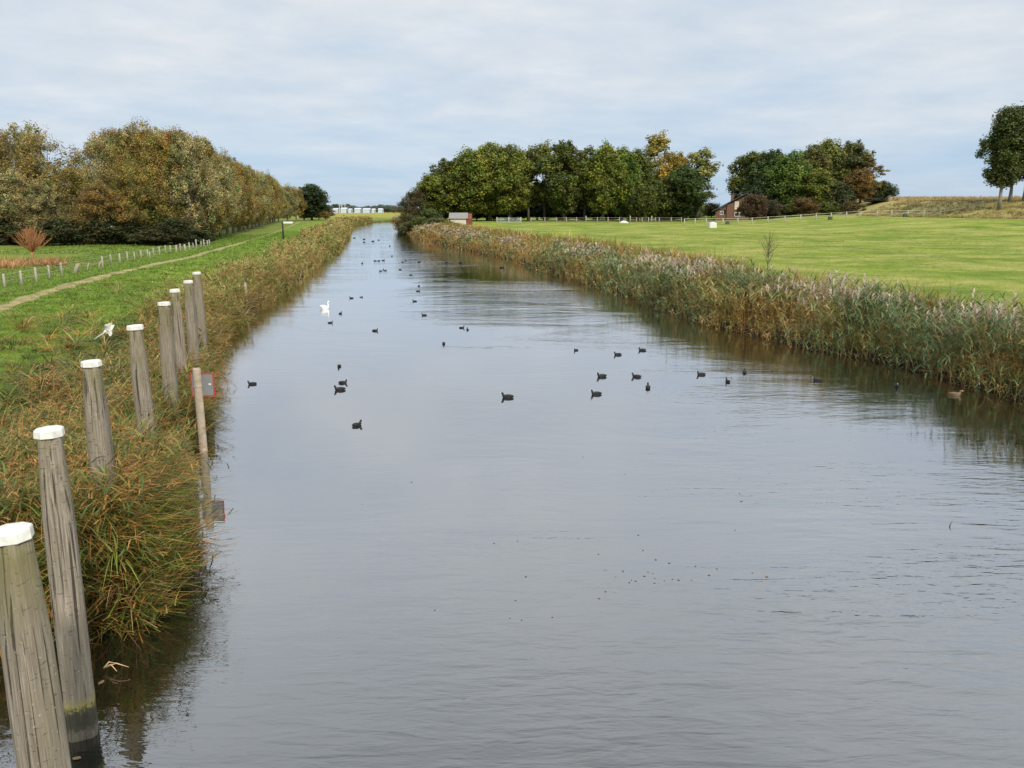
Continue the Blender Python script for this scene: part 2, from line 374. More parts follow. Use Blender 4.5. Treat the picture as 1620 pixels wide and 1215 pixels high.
def resample(pts, step):
    out = [pts[0]]
    for a, b in zip(pts[:-1], pts[1:]):
        n = max(1, int(np.hypot(*(b-a))/step))
        for k in range(1, n+1): out.append(a+(b-a)*k/n)
    return np.array(out)
pc = resample(PATH, .8)
for _ in range(6): pc[1:-1] = (pc[:-2]+pc[1:-1]*2+pc[2:])/4
tn = np.gradient(pc, axis=0); tn /= np.hypot(tn[:, 0], tn[:, 1])[:, None]; nrm = np.stack([tn[:, 1], -tn[:, 0]], -1)
hw = .40*(1+.25*wob(pc[:, 0], pc[:, 1], 4)); cols = []
for f in (-1.0, -.6, -.2, .2, .6, 1.0):
    q = pc + nrm*(hw*f*(1+.2*np.sin(pc[:, 1]*2.1+f)))[:, None]; cols.append(np.column_stack([q, H(q[:, 0], q[:, 1]) + (.012 if abs(f) > .9 else .03)]))
G = np.stack(cols, 1); n, k = G.shape[:2]
i, j = np.meshgrid(np.arange(n-1), np.arange(k-1), indexing='ij')
tag(link(bpy.data.objects.new('path', mesh_np('path', G.reshape(-1, 3), np.stack([i*k+j, i*k+j+1, (i+1)*k+j+1, (i+1)*k+j], -1).reshape(-1, 4), M_path, smooth=True))), kind='structure')

# ---------------------------------------------------------------- blades
class Blades:
    def __init__(s): s.V = []; s.F = []; s.C = []; s.S = []; s.n = 0
    def add(s, base, az, L, w, up, lean, bend, c0, c1, seg=3, face=None, taper=.8, droop=None):
        n = len(base)
        if n == 0: return
        t = np.linspace(0, 1, seg+1)[None, :]
        hx, hy = np.cos(az)[:, None], np.sin(az)[:, None]
        L = np.broadcast_to(L, (n,))[:, None]; w = np.broadcast_to(w, (n,))[:, None]
        up = np.broadcast_to(up, (n,))[:, None]; lean = np.broadcast_to(lean, (n,))[:, None]; bend = np.broadcast_to(bend, (n,))[:, None]
        dr = bend*.55 if droop is None else np.broadcast_to(droop, (n,))[:, None]
        r = L*(lean*t + bend*t**2); z = L*(up*t - dr*t**2.2)
        p = np.stack([base[:, None, 0] + hx*r, base[:, None, 1] + hy*r, base[:, None, 2] + z], -1)
        fa = (az + np.pi/2 if face is None else face)[:, None]
        ww = w*np.maximum(0.06, (1-t**1.5))**taper*.5
        sx, sy = np.cos(fa)*ww, np.sin(fa)*ww
        a = p.copy(); b = p.copy(); a[..., 0] -= sx; a[..., 1] -= sy; b[..., 0] += sx; b[..., 1] += sy
        V = np.stack([a, b], 2).reshape(-1, 3)
        k = 2*(seg+1); bi = s.n + np.arange(n)[:, None]*k + (np.arange(seg)*2)[None, :]
        F = np.stack([bi, bi+1, bi+3, bi+2], -1).reshape(-1, 4)
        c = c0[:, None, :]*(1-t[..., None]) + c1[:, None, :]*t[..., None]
        C = np.repeat(c, 2, axis=1).reshape(-1, 3)
        s.V.append(V); s.F.append(F); s.C.append(C); s.S.append(seg); s.n += len(V)
    def cut(s, c, r, ahead):                  # keep plants clear of the sign post and of the water side in front of it
        for i, (V, Fq) in enumerate(zip(s.V, s.F)):
            k = int(Fq[0].min()); m = V[Fq-k].mean(1); d = np.hypot(m[:, 0]-c[0], m[:, 1]-c[1])
            bad = (d < r) | ((np.abs(m[:, 0]-c[0]-.05) < .38) & (m[:, 1] < c[1]) & (m[:, 1] > c[1]-ahead) & (m[:, 2] > .06))
            bad = np.repeat(bad.reshape(-1, s.S[i]).any(1), s.S[i]) | (sdist(m[:, 0], m[:, 1]) < np.where((m[:, 1] > 13.3) & (m[:, 1] < 18.8), -.16, -.75))
            s.F[i] = Fq[~bad]
    def build(s, name, mat, label, cat):
        me = mesh_np(name, np.concatenate(s.V), np.concatenate(s.F), mat, np.concatenate(s.C))
        return tag(link(bpy.data.objects.new(name, me)), label, cat, kind='stuff')
rg = np.random.RandomState(3)
def pal(cols, wts, n):
    cols = np.array(cols); k = rg.choice(len(cols), n, p=np.array(wts)/sum(wts)); return cols[k]*(.75+.5*rg.rand(n))[:, None]
def along(line, y0, y1, dens, o0, o1):
    """random points: distance o0..o1 behind the bank line, for stretches between y0 and y1"""
    out = []
    pts = np.array(line)
    for a, b in zip(pts[:-1], pts[1:]):
        lo, hi = max(min(a[1], b[1]), y0), min(max(a[1], b[1]), y1)
        if hi <= lo and abs(a[1]-b[1]) > .01: continue
        ab = b-a; ln = np.hypot(*ab); n = int(ln*(o1-o0)*dens)
        if n < 1: continue
        t = rg.rand(n); o = o0+(o1-o0)*rg.rand(n)
        q = a + ab*t[:, None]; q = q[(q[:, 1] >= y0) & (q[:, 1] <= y1)]; o = o[:len(q)]
        nx, ny = ab[1]/ln, -ab[0]/ln
        sg = 1 if line is RB else -1
        out.append(q + np.column_stack([nx*o, ny*o])*sg)
    return np.concatenate(out) if out else np.zeros((0, 2))
G_DK = (.05, .085, .018); G_MD = (.10, .15, .022); G_LT = (.19, .24, .04); BR = (.22, .12, .03); OR = (.42, .21, .045); TN = (.45, .33, .15); RD = (.18, .08, .04); BK = (.04, .03, .018)
def tufts(B, c, per, spread, L, w, cols, wts, lean=.25, bend=.5, bias=None, biasamt=.6, seg=3, hvar=.4):
    """c: tuft centres (n,2)"""
    n = len(c)
    if n == 0: return
    tc0 = pal(cols, wts, n); th = L*(1-hvar+2*hvar*rg.rand(n)); taz = rg.rand(n)*6.283
    idx = np.repeat(np.arange(n), per); m = len(idx)
    q = c[idx] + rg.randn(m, 2)*spread
    az = np.arctan2(q[:, 1]-c[idx, 1], q[:, 0]-c[idx, 0]) + rg.randn(m)*.6
    if bias is not None:
        bx = bias[idx] if np.ndim(bias) else bias
        ex = np.cos(az)*(1-biasamt)+np.cos(bx)*biasamt + np.cos(taz[idx])*.3; ey = np.sin(az)*(1-biasamt)+np.sin(bx)*biasamt + np.sin(taz[idx])*.3; az = np.arctan2(ey, ex)
    base = np.column_stack([q, H(q[:, 0], q[:, 1]) - .02])
    col = tc0[idx]*(.7+.6*rg.rand(m))[:, None]; alt = pal(cols, wts, m); k = (rg.rand(m) < .3)[:, None]; col = np.where(k, alt, col)
    ln = th[idx]*(.5+.7*rg.rand(m)); wd = (w[idx] if np.ndim(w) else w)*(.6+.8*rg.rand(m))
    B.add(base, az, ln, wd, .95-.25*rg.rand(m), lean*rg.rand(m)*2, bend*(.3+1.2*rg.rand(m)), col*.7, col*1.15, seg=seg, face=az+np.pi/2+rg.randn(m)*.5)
# reed maker
def reeds(B, q, Hh, green, plume, wscale, leafn=7, lean=0.12, bias=None, tan=(.36, .22, .09), gcols=None, base=None, lowtan=.35):
    n = len(q)
    if n == 0: return
    z0 = H(q[:, 0], q[:, 1]) if base is None else base
    b0 = np.column_stack([q, z0-.03]); az = rg.rand(n)*6.283
    if bias is not None: az = bias + rg.randn(n)*1.0
    hh = Hh*(.75+.4*rg.rand(n)); ln = lean*rg.rand(n)*1.6; bd = .06*rg.rand(n)+.02
    dist = np.hypot(q[:, 0], q[:, 1]); w = np.maximum(.008, dist*.00045)*wscale
    sc = np.tile(np.array(tan), (n, 1))*(.6+.5*rg.rand(n))[:, None]
    gc = (np.array(gcols) if gcols is not None else np.array([(.07, .11, .035), (.11, .15, .045), (.16, .19, .07), (.06, .095, .045)]))
    gst = gc[rg.choice(len(gc), n)]
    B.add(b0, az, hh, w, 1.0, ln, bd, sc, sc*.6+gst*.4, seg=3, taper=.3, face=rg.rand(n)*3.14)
    for kk in range(leafn):
        t = .12 + .85*(kk+rg.rand(n))/leafn
        r = hh*(ln*t+bd*t*t); z = hh*(t-bd*.55*t**2.2)
        p = b0 + np.column_stack([np.cos(az)*r, np.sin(az)*r, z])
        la = rg.rand(n)*6.283; dead = (t < lowtan*(.7+.6*rg.rand(n))) | (rg.rand(n) > green)
        c = np.where(dead[:, None], np.array(tan)*(.6+.6*rg.rand(n))[:, None], gst*(.6+.8*rg.rand(n))[:, None])
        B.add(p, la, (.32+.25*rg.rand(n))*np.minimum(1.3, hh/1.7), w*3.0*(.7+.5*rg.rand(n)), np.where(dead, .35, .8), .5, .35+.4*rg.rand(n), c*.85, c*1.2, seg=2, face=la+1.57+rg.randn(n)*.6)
    has = plume
    if np.any(has):
        m = has.sum(); p = b0[has] + np.column_stack([np.cos(az[has])*(hh*(ln+bd))[has], np.sin(az[has])*(hh*(ln+bd))[has], (hh*(1-bd*.55))[has]-.05])
        pcol = np.array([(.32, .25, .21), (.40, .33, .27), (.27, .20, .15), (.48, .41, .30)])[rg.choice(4, m)]
        for k in range(6):
            la = az[has]*0 + .5 + rg.randn(m)*.9
            B.add(p + np.array([0, 0, .045*k-.08]), la, .14+.12*rg.rand(m), w[has]*3.2, .9, .35, .6, pcol, pcol*1.15, seg=2)
# canal side rough vegetation, left bank, near
B = Blades()
dl = lambda q: np.hypot(q[:, 0], q[:, 1])
for y0, y1, dens, per, L, w in ((7, 14, 24, 26, .50, .026), (14, 22, 17, 24, .54, .028), (22, 34, 10, 24, .58, .034)):
    c = along(LB, y0, y1, dens, .0, 6.5); sd = sdist(c[:, 0], c[:, 1]); c = c[(sd > .02) & (rg.rand(len(c)) < np.clip(1.35-sd/roughw(c[:, 1]), .10, 1))]
    z = wob(c[:, 0], c[:, 1], 2.6)                     # patches: orange sedge, green sedge
    tw = ([G_DK, G_MD, G_LT, BR, OR, TN, RD], [1.6, 2.4, 1.6, 2.0, 2.8, 1.6, .8]), ([G_DK, G_MD, G_LT, BR, TN], [2.4, 3.2, 2.0, 1.0, 1.0])
    for m_, (cl, wt) in ((z > -.15, tw[0]), (z <= -.15, tw[1])):
        cc_ = c[m_]; tufts(B, cc_, per, .07, L, w, cl, wt, .5, .9, bias=0.0 + rg.randn(len(cc_))*1.6, biasamt=.35, seg=4, hvar=.5)
    ce = c[sdist(c[:, 0], c[:, 1]) < 1.3]; tufts(B, ce, 14, .10, L*1.45, w*.8, [BR, OR, G_MD, G_DK, TN], [2, 2, 2, 2, 1], .4, .7, bias=-.3+rg.randn(len(ce))*.8, biasamt=.45, seg=4)
    c = c[rg.rand(len(c)) < .12]; tufts(B, c, 5, .12, L*1.7, w*.6, [TN, BR, OR], [3, 1, 1], .3, .5, bias=-.2+rg.randn(len(c))*.8, biasamt=.4, seg=4)
c = along(LB, 7, 34, 9, -.02, .6)
tufts(B, c, 20, .08, .62, .022, [OR, BR, G_MD, TN, RD, G_DK, G_LT], [2.6, 2.0, 1.8, 1.4, .8, 1.4, 1], .5, .8, bias=-.2 + rg.randn(len(c))*1.0, biasamt=.5, seg=4)
frn = np.column_stack([-11+5.9*rg.rand(330), 9.28+1.1*rg.rand(330)])
tufts(B, frn, 20, .08, .70, .022, [OR, BR, G_MD, TN, RD, G_DK, G_LT], [2.4, 2.0, 2, 1.4, .8, 1.4, 1], .4, .75, bias=-1.4 + rg.randn(len(frn))*1.0, biasamt=.5, seg=4)
for y0, y1, dn, hh_ in ((9, 14, 34, .86), (14, 20, 26, .82), (20, 34, 17, .8)):
    q = along(LB, y0, y1, dn, -.05, 3.6 if y0 < 20 else 2.6)
    if y0 == 9: q = np.concatenate([q, np.column_stack([-11+5.9*rg.rand(420), 9.3+1.4*rg.rand(420)])])
    z9 = wob(q[:, 0], q[:, 1], 2.2); z8 = wob(q[:, 1]+9, q[:, 0], 3.1); sd = sdist(q[:, 0], q[:, 1]); kp = (sd < .9) | (z9 > -.25); q, z9, z8, sd = q[kp], z9[kp], z8[kp], sd[kp]
    hq = np.clip(hh_*(1+.28*z9)*np.where(sd < .8, 1.05, .72), .3, 1.4)
    for mk, gm in ((z8 > .1, .18), (z8 <= .1, .72)):
        m_ = int(mk.sum()); reeds(B, q[mk], hq[mk], np.full(m_, gm), np.zeros(m_, bool), 1.15, 8, lean=.9, bias=(z9*2.2)[mk]-.4 + rg.randn(m_)*.9, tan=(.46, .235, .06) if gm < .5 else (.36, .20, .06), gcols=[(.09, .14, .03), (.15, .20, .04), (.06, .10, .025), (.20, .18, .04)], lowtan=.15)
sg_ = P(322, 712, 0)
B.cut(sg_, .5, 2.8)
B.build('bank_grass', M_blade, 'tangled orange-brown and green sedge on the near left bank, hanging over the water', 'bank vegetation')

def zone(q, s, off=0.0): return wob(q[:, 0]+off, q[:, 1]-off*1.7, s)
# right bank: phragmites belt
B = Blades(); B2 = Blades()
for y0, y1, dens, ws, ln_ in ((16, 32, 34, 1.0, 8), (32, 50, 26, 1.0, 8), (50, 80, 15, 1.1, 7), (80, 130, 8, 1.25, 6), (130, 230, 4.5, 1.4, 6), (230, 440, 2.2, 1.7, 5)):
    q = along(RB, y0, y1, dens, -.35, 3.6 if y0 < 100 else 5.0); sd = sdist(q[:, 0], q[:, 1])
    z1 = zone(q, 11); z2 = zone(q, 17, 40); z3 = zone(q, 5, 9)
    g = np.clip(.72 + .40*z1 + .3*(y0 < 30) - (y0 > 50)*.25 - (y0 > 80)*.25, .06, .97)
    z4 = zone(q, 3.1, 23); z5 = zone(q, 2.0, 31); hgt = 1.55 + .26*z3 + .16*z2 + .20*z4 + .18*z5; hgt = np.clip(np.where(sd < .35, hgt*.62, hgt)*(1-.08*(y0 >= 50)-.14*(y0 > 75))*(1+.3*(rg.rand(len(q)) < .05)), .5, 2.6)
    pl = (rg.rand(len(q)) < np.clip(.02 + .7*z2, .01, .5)) & (sd > .9)
    ga = [(.09, .16, .06), (.13, .21, .09), (.19, .26, .12), (.06, .10, .035)]; gb = [(.20, .24, .06), (.32, .31, .11), (.15, .19, .04), (.38, .31, .14)]
    for mk, gc_ in ((z4+.5*z1 > (-.5 if y0 < 30 else 0), ga), (z4+.5*z1 <= (-.5 if y0 < 30 else 0), gb)):
        reeds(B, q[mk], hgt[mk], g[mk], pl[mk], ws, ln_, lean=.34, bias=2.9 + (z5*1.6+z3)[mk] + rg.randn(int(mk.sum()))*.5, gcols=gc_, tan=(.50, .29, .095), lowtan=.24)
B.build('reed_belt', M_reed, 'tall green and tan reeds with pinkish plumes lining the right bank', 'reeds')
for y0, y1, dens, ws in ((18, 50, 16, 1.0), (50, 90, 8, 1.1), (90, 230, 3.0, 1.4)):
    q = along(RB, y0, y1, dens, 2.9, 6.0 if y0 < 50 else 8.5); z1 = zone(q, 8, 5)
    tufts(B2, q, 12, .18, 1.45, np.maximum(.02, dl(q)*.0010)*1.1, [BR, OR, G_MD, TN, G_LT, RD, (.22, .17, .05)], [1.5, 1.2, 2.2, 1.3, 1.2, .5, 2], .25, .4, seg=2)
B2.build('tall_herbs', M_blade, 'rusty brown and yellow-green herbs growing behind the right-hand reeds', 'tall herbs')
# left bank further off
B = Blades()
for y0, y1, dens, ws, ln_ in ((33, 60, 15, 1.0, 7), (60, 110, 9, 1.2, 6), (110, 200, 5, 1.4, 6), (200, 440, 2.4, 1.7, 5)):
    q = along(LB, y0, y1, dens*1.2, -.3, 3.0 if y0 < 100 else 5.0); sd = sdist(q[:, 0], q[:, 1]); z1 = zone(q, 9, 3); z3 = zone(q, 3.2, 19)
    for mk, tn_, gm in ((z3+z1 > .45, (.50, .32, .12), .22), ((z3+z1 <= .45), (.34, .25, .08), .88)):
        m_ = int(mk.sum()); reeds(B, q[mk], np.clip(1.15+.50*z3 + .30*zone(q, 1.7, 50) + .30*(y0 > 40) - .35*(sd < .5), .35, 2.4)[mk]*(.85 if gm > .5 else 1), np.full(m_, gm), np.zeros(m_, bool), ws, ln_, lean=.4, bias=rg.randn(m_)*1.2, tan=tn_, gcols=[(.17, .22, .04), (.27, .28, .07), (.12, .16, .035), (.24, .19, .06)], lowtan=.2)
q = along(LB, 33, 60, 5, .0, 3.0)
tufts(B, q, 22, .16, 1.0, .032, [OR, TN, BR, G_MD, G_LT], [2, 2, 1.6, 1.4, 1], .5, .8, bias=rg.randn(len(q))*.7, biasamt=.5, seg=3)
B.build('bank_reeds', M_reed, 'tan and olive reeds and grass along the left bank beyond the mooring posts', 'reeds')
# short grass
B = Blades(); B2 = Blades()
def scatter(x0, x1, y0, y1, n):
    return np.column_stack([x0+(x1-x0)*rg.rand(n), y0+(y1-y0)*rg.rand(n)])
for (x0, x1, y0, y1, nt_, per, L, w, sg) in ((-26, -8, 10, 30, 9000, 13, .19, .012, 2), (-34, -12, 30, 50, 8000, 11, .2, .022, 2), (-44, -14, 50, 85, 9000, 9, .22, .042, 1), (-60, -18, 85, 150, 8000, 7, .26, .08, 1)):
    c = scatter(x0, x1, y0, y1, nt_); sd = sdist(c[:, 0], c[:, 1]); pd = pathdist(c[:, 0], c[:, 1])
    u = c[:, 0]/c[:, 1]; c = c[(sd > roughw(c[:, 1])*.72) & isleft(c[:, 0], c[:, 1]) & (pd > .22+.35*rg.rand(len(c))) & (u > -.80)]
    tufts(B, c, per, .11, L, w, [(.13, .22, .02), (.18, .27, .03), (.09, .17, .018), (.24, .27, .06), (.06, .12, .015)], [3, 3, 2, .9, 1], .4, .6, seg=sg)
c = scatter(-26, -10, 12, 48, 420); sd = sdist(c[:, 0], c[:, 1]); c = c[(sd > 4) & (pathdist(c[:, 0], c[:, 1]) > 1.2)]
tufts(B, c[:260], 26, .10, .42, .014, [TN, BR, G_LT, G_DK], [1.2, .6, 1.5, 1], .3, .6, seg=3)
B.build('grass', M_blade, 'bright green grass either side of the trodden path', 'grass')
for (x0, x1, y0, y1, nt_, per, L, w) in ((8, 60, 34, 70, 12000, 7, .09, .035), (0, 90, 70, 130, 14000, 6, .10, .06)):
    c = scatter(x0, x1, y0, y1, nt_); sd = sdist(c[:, 0], c[:, 1]); u = c[:, 0]/c[:, 1]; c = c[(sd > 5) & ~isleft(c[:, 0], c[:, 1]) & (u < .85)]
    g = wob(c[:, 0]*.35, c[:, 1], 9); c1 = c[g < .25]; c2 = c[g >= .25]
    tufts(B2, c1, per, .16, L, w, [(.15, .22, .025), (.18, .24, .035), (.13, .20, .025)], [3, 2, 2], .6, .7, seg=1)
    tufts(B2, c2, per, .16, L, w, [(.19, .22, .04), (.30, .27, .09), (.13, .19, .025)], [2, 1.3, 2], .6, .7, seg=1)
B2.build('meadow_grass', M_blade, 'close-cropped green meadow grass with straw-coloured streaks', 'grass')
# tan grass on the mound and dike
B = Blades()
c = scatter(84, 150, 138, 205, 6200); r1 = np.hypot((c[:, 0]-160)/50, (c[:, 1]-215)/70); c = c[(r1 < 1.58+.08*wob(c[:, 0], c[:, 1], 9)) & (rg.rand(len(c)) < .75)]
tufts(B, c, 14, .3, .75, .09, [TN, (.42, .31, .16), G_LT, BR, (.24, .24, .08)], [2.5, 2, 1.5, .6, 2], .3, .5, seg=2)
c = scatter(110, 260, 322, 350, 4200); tufts(B, c, 8, .5, 1.1, .16, [TN, (.42, .31, .16), BR, G_LT], [3, 2, .8, .6], .2, .3, seg=1)
c = scatter(-62, -36, 58, 84, 1500); t0 = P(-10, 420, .9); c = c[np.hypot((c[:, 0]-t0[0]+4)/10, (c[:, 1]-t0[1])/6) < 1]
tufts(B, c, 16, .2, .7, .06, [(.42, .23, .10), (.36, .20, .08), TN], [2, 2, 1], .2, .3, seg=2)
B.build('dry_grass', M_blade, 'tan dry grass on the mound by the poplars, the far dike and the field edge', 'dry grass')
#@@PART2
# ---------------------------------------------------------------- trees
rt = np.random.RandomState(11)
def unit(n):
    v = rt.randn(n, 3); return v/np.linalg.norm(v, axis=1)[:, None]
def crown(seed, Ht, Rr, low, lobes, nclump, per, leaf, cr=1.0, wisp=.0, top=1.0, zs=.8, hue=((1, 1, 1),), core=.35):
    """leaf clumps on the skin of several lobes; returns mesh and lobe centres"""
    global rt
    rt = np.random.RandomState(seed)
    hz = (Ht-low)/2; lr = Rr*(.30+.22*rt.rand(lobes)); lr = np.minimum(lr, hz*.75)
    zz = np.linspace(-1, 1, lobes) + .12*rt.randn(lobes); zz = np.clip(zz, -1, 1)
    env = np.sqrt(np.clip(1-np.abs(zz)**2.6, 0, 1))*(1-top*.3*zz.clip(0)); az = rt.rand(lobes)*6.283; q0 = rt.rand(lobes)**.4
    LC = np.column_stack([np.cos(az)*q0*np.maximum(.1, Rr*env-lr*.8), np.sin(az)*q0*np.maximum(.1, Rr*env-lr*.8), low+lr*.8+(zz*.5+.5)*(Ht-low-lr*1.7)])
    li = rt.randint(0, lobes, nclump); cd = unit(nclump); cd[:, 2] = np.abs(cd[:, 2])*.35+cd[:, 2]*.65
    q = lr[li]*(1-core*rt.rand(nclump))
    cc = LC[li] + cd*q[:, None]
    cc[:, 2] = np.maximum(cc[:, 2], low)
    ci = np.repeat(np.arange(nclump), per); m = len(ci)
    rad_ = cr*(.6+.8*rt.rand(nclump))
    o = unit(m)*(rt.rand(m)**.5)[:, None]*rad_[ci][:, None]; o[:, 2] *= zs
    if wisp: o[:, 2] *= (1+wisp)
    p = cc[ci]+o
    nrm_ = o/np.maximum(.05, np.linalg.norm(o, axis=1))[:, None] + unit(m)*.9 + np.array([0, 0, .35])
    nrm_ /= np.linalg.norm(nrm_, axis=1)[:, None]
    t1 = np.cross(nrm_, unit(m)); t1 /= np.linalg.norm(t1, axis=1)[:, None]; t2 = np.cross(nrm_, t1)
    s = leaf*(.55+.9*rt.rand(m))[:, None]*.5
    t1 = t1*s*1.25; t2 = t2*s*.75
    V = np.stack([p-t1, p+t2*.9, p+t1, p-t2*.9], 1).reshape(-1, 3)
    Fq = np.arange(m*4).reshape(-1, 4)
    hu = np.array(hue)[rt.randint(0, len(hue), nclump)]*(.50+1.0*rt.rand(nclump)**1.2)[:, None]
    c = hu[ci]*(.7+.6*rt.rand(m))[:, None]
    return mesh_np('crown', V, Fq, M_leaf, np.repeat(c, 4, axis=0)), LC
def trunkmesh(seed, Ht, r0, LC, mat, fork=.35, nl=10, flare=1.0, wig=.03):
    q = np.random.RandomState(seed+99); mb = MB()
    pts = []; n = 7
    for i in range(n):
        t = i/(n-1); pts.append((q.randn()*wig*Ht*t*.5, q.randn()*wig*Ht*t*.5, -.4 + t*(Ht*.78+.4)))
    rads = [r0*(1.25*flare if i == 0 else 1)*(1-.86*i/(n-1)) for i in range(n)]
    mb.tube(pts, rads, 9)
    idx = q.permutation(len(LC))[:nl]
    for k in idx:
        c = LC[k]; t = min(.9, max(fork*.6, (c[2]/Ht)*.62)); j = t*(n-1); i0 = int(j); f = j-i0
        a = Vector(pts[i0]).lerp(Vector(pts[min(n-1, i0+1)]), f); b = Vector(c)
        m1 = a.lerp(b, .35)+Vector((0, 0, Ht*.02)); m2 = a.lerp(b, .7)+Vector((q.randn(), q.randn(), q.randn()+.5))*Ht*.012
        rr = r0*(1-.8*t)*.5
        mb.tube([a, m1, m2, b], [rr, rr*.7, rr*.45, rr*.12], 6)
        for s in range(3):
            e = b+Vector((q.randn(), q.randn(), abs(q.randn())))*Ht*.06; mb.tube([m2, m2.lerp(e, .5)+Vector((0, 0, .1)), e], [rr*.3, rr*.2, rr*.06], 4)
    return mb.mesh('trunk', mat, True)
PROTO = {}
def proto(kind, i, **kw):
    tr = kw.pop('tr'); me, LC = crown(**kw)
    tm = trunkmesh(kw['seed'], kw['Ht'], tr['r'], LC, tr['mat'], tr.get('fork', .35), tr.get('nl', 9))
    PROTO[(kind, i)] = (me, tm, kw['Ht'], kw['Rr'])
BR_H = ((1, 1, 1), (1.15, .98, .8), (.72, .95, .7), (1.3, 1.3, 1.25)); GR_H = ((1, 1, 1), (.8, .95, .8), (1.25, 1.15, .9))
for i in range(5):     # willow-like, grey olive to rusty, leafy to the ground
    proto('willow', i, seed=20+i, Ht=16.0, Rr=5.2+.4*(i % 3), low=.4, lobes=34, nclump=460, per=95, leaf=.19, cr=.75, wisp=.7, top=.7, hue=BR_H, core=.5, tr=dict(r=.3, mat=M_barkpale, nl=14))
for i in range(2):     # open willow: airy, pale limbs show
    proto('open_willow', i, seed=30+i, Ht=16.5, Rr=4.4, low=5.5, lobes=14, nclump=110, per=60, leaf=.22, cr=.8, wisp=.4, top=.2, hue=BR_H, core=.6, tr=dict(r=.28, mat=M_barkpale, nl=14))
for i in range(4):     # broad dark elms
    proto('elm', i, seed=40+i, Ht=20.0, Rr=6.2, low=1.4, lobes=48, nclump=480, per=64, leaf=.40, cr=1.05, top=.35, zs=1.15, hue=GR_H, tr=dict(r=.38, mat=M_bark, nl=9))
for i in range(2):     # airy yellowing poplar
    proto('airy', i, seed=50+i, Ht=21.0, Rr=5.2, low=3.5, lobes=22, nclump=170, per=45, leaf=.42, cr=1.0, top=.5, hue=((1, 1, 1), (1.15, 1.0, .8), (.85, .9, .8)), core=.7, tr=dict(r=.34, mat=M_bark, nl=12))
for i in range(3):     # dense small tree / shrub
    proto('shrub', i, seed=60+i, Ht=6.0, Rr=3.2, low=.1, lobes=24, nclump=240, per=60, leaf=.22, cr=.6, top=.4, zs=1.25, hue=GR_H, tr=dict(r=.14, mat=M_bark, nl=6))
for i in range(3):     # tall poplar by the mound, clean trunk
    proto('poplar', i, seed=70+i, Ht=19.0, Rr=3.4, low=4.3, lobes=46, nclump=480, per=70, leaf=.28, cr=.75, top=.0, zs=1.5, hue=GR_H, tr=dict(r=.27, mat=M_barkpale, nl=10))
cnt = {}
def tree(name, kind, x, y, h, r=None, colr=(.08, .1, .03), label=None, group=None, rz=None, z=None, cat='tree'):
    i = cnt.get(kind, 0); cnt[kind] = i+1
    ks = [k for k in PROTO if k[0] == kind]; me, tm, H0, R0 = PROTO[ks[i % len(ks)]]
    if z is None: z = float(H(np.array([x]), np.array([y]))[0])
    root = empty(name, (x, y, z), random.random()*6.28 if rz is None else rz)
    s = h/H0; sr = (r/R0) if r else s
    root.scale = (sr, sr, s)
    c = link(bpy.data.objects.new('crown', me), root); c.color = (*colr, 1)
    link(bpy.data.objects.new('trunk', tm), root)
    tag(root, label, cat, group); root['px'] = 0.0
    return root
def tree_px(name, kind, px, topy, Y, r, colr, label, group=None, base=None):
    x = atY(px, 330 if kind == 'poplar' else (topy+345)/2, Y)[0]; zt = atY(px, topy, Y)[1]; z = float(H(np.array([x]), np.array([Y]))[0]) if base is None else base
    t = tree(name, kind, x, Y, (zt-z), r, colr, label, group, z=z); del t['px']; return t
random.seed(5)
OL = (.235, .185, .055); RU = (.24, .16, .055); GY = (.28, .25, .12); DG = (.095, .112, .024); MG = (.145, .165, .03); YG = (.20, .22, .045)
ORD = ['first', 'second', 'third', 'fourth', 'fifth', 'sixth', 'seventh', 'eighth', 'ninth', 'tenth', 'eleventh', 'twelfth', 'thirteenth', 'fourteenth', 'fifteenth', 'sixteenth', 'seventeenth', 'eighteenth', 'nineteenth', 'twentieth', 'twenty-first', 'twenty-second', 'twenty-third', 'twenty-fourth', 'twenty-fifth', 'twenty-sixth', 'twenty-seventh', 'twenty-eighth', 'twenty-ninth', 'thirtieth']
def cname(c):
    k = {OL: 'olive-brown', RU: 'rusty brown', GY: 'silvery grey-green', DG: 'dark green', MG: 'mid green', YG: 'yellow-green'}
    return k[c]
# left wood: front row along the field, then along the path (photo x, top y, distance)
def sil(px): return np.interp(px, [-200, 0, 60, 100, 125, 150, 185, 250, 300, 350, 400, 440, 480, 512], [180, 186, 189, 205, 205, 198, 190, 185, 202, 236, 262, 279, 298, 318])
front = []
for k, px in enumerate([-150, -95, -40, 15, 62, 112, 158, 205, 252]):
    front.append((px, 109+ (k % 3)*2.5))
ypos = 116
while ypos < 400:
    x = np.interp(ypos, PATH[:, 1], PATH[:, 0]) - 11 - (ypos-110)*.012; u = x/ypos
    px = 810+1262*u*CP*1.0; front.append((px, ypos)); ypos += 6.5+ypos*.022
cols_ = [OL, GY, OL, GY, GY, OL, RU, OL]
for k, (px, Y) in enumerate(front):
    low = 0 if k > 8 else [40, 20, 60, 85, 95, 60, 100, 65, 15][k]
    ty = sil(px)+ low*.9 + random.uniform(0, 8)
    if k > 8: ty = min(sil(px)+random.uniform(0, 10), 325)
    c = cols_[k % 8]; r = (4.6 if k > 8 else 3.7)+random.uniform(0, 1.0)
    if k > 8 and k > len(front)-4: c = RU
    if k <= 8:
        lab = f'{cname(c)} tree, {ORD[k]} along the field-side front of the left wood' if px > 0 else f'{cname(c)} tree of the left wood beyond the left picture edge'
    else: lab = f'{cname(c)} tree in the path-side row, {ORD[k-9]} from its near end'
    tree_px('willow_tree', 'willow', px, ty, Y, r, c, lab, 'trees of the wood on the left')
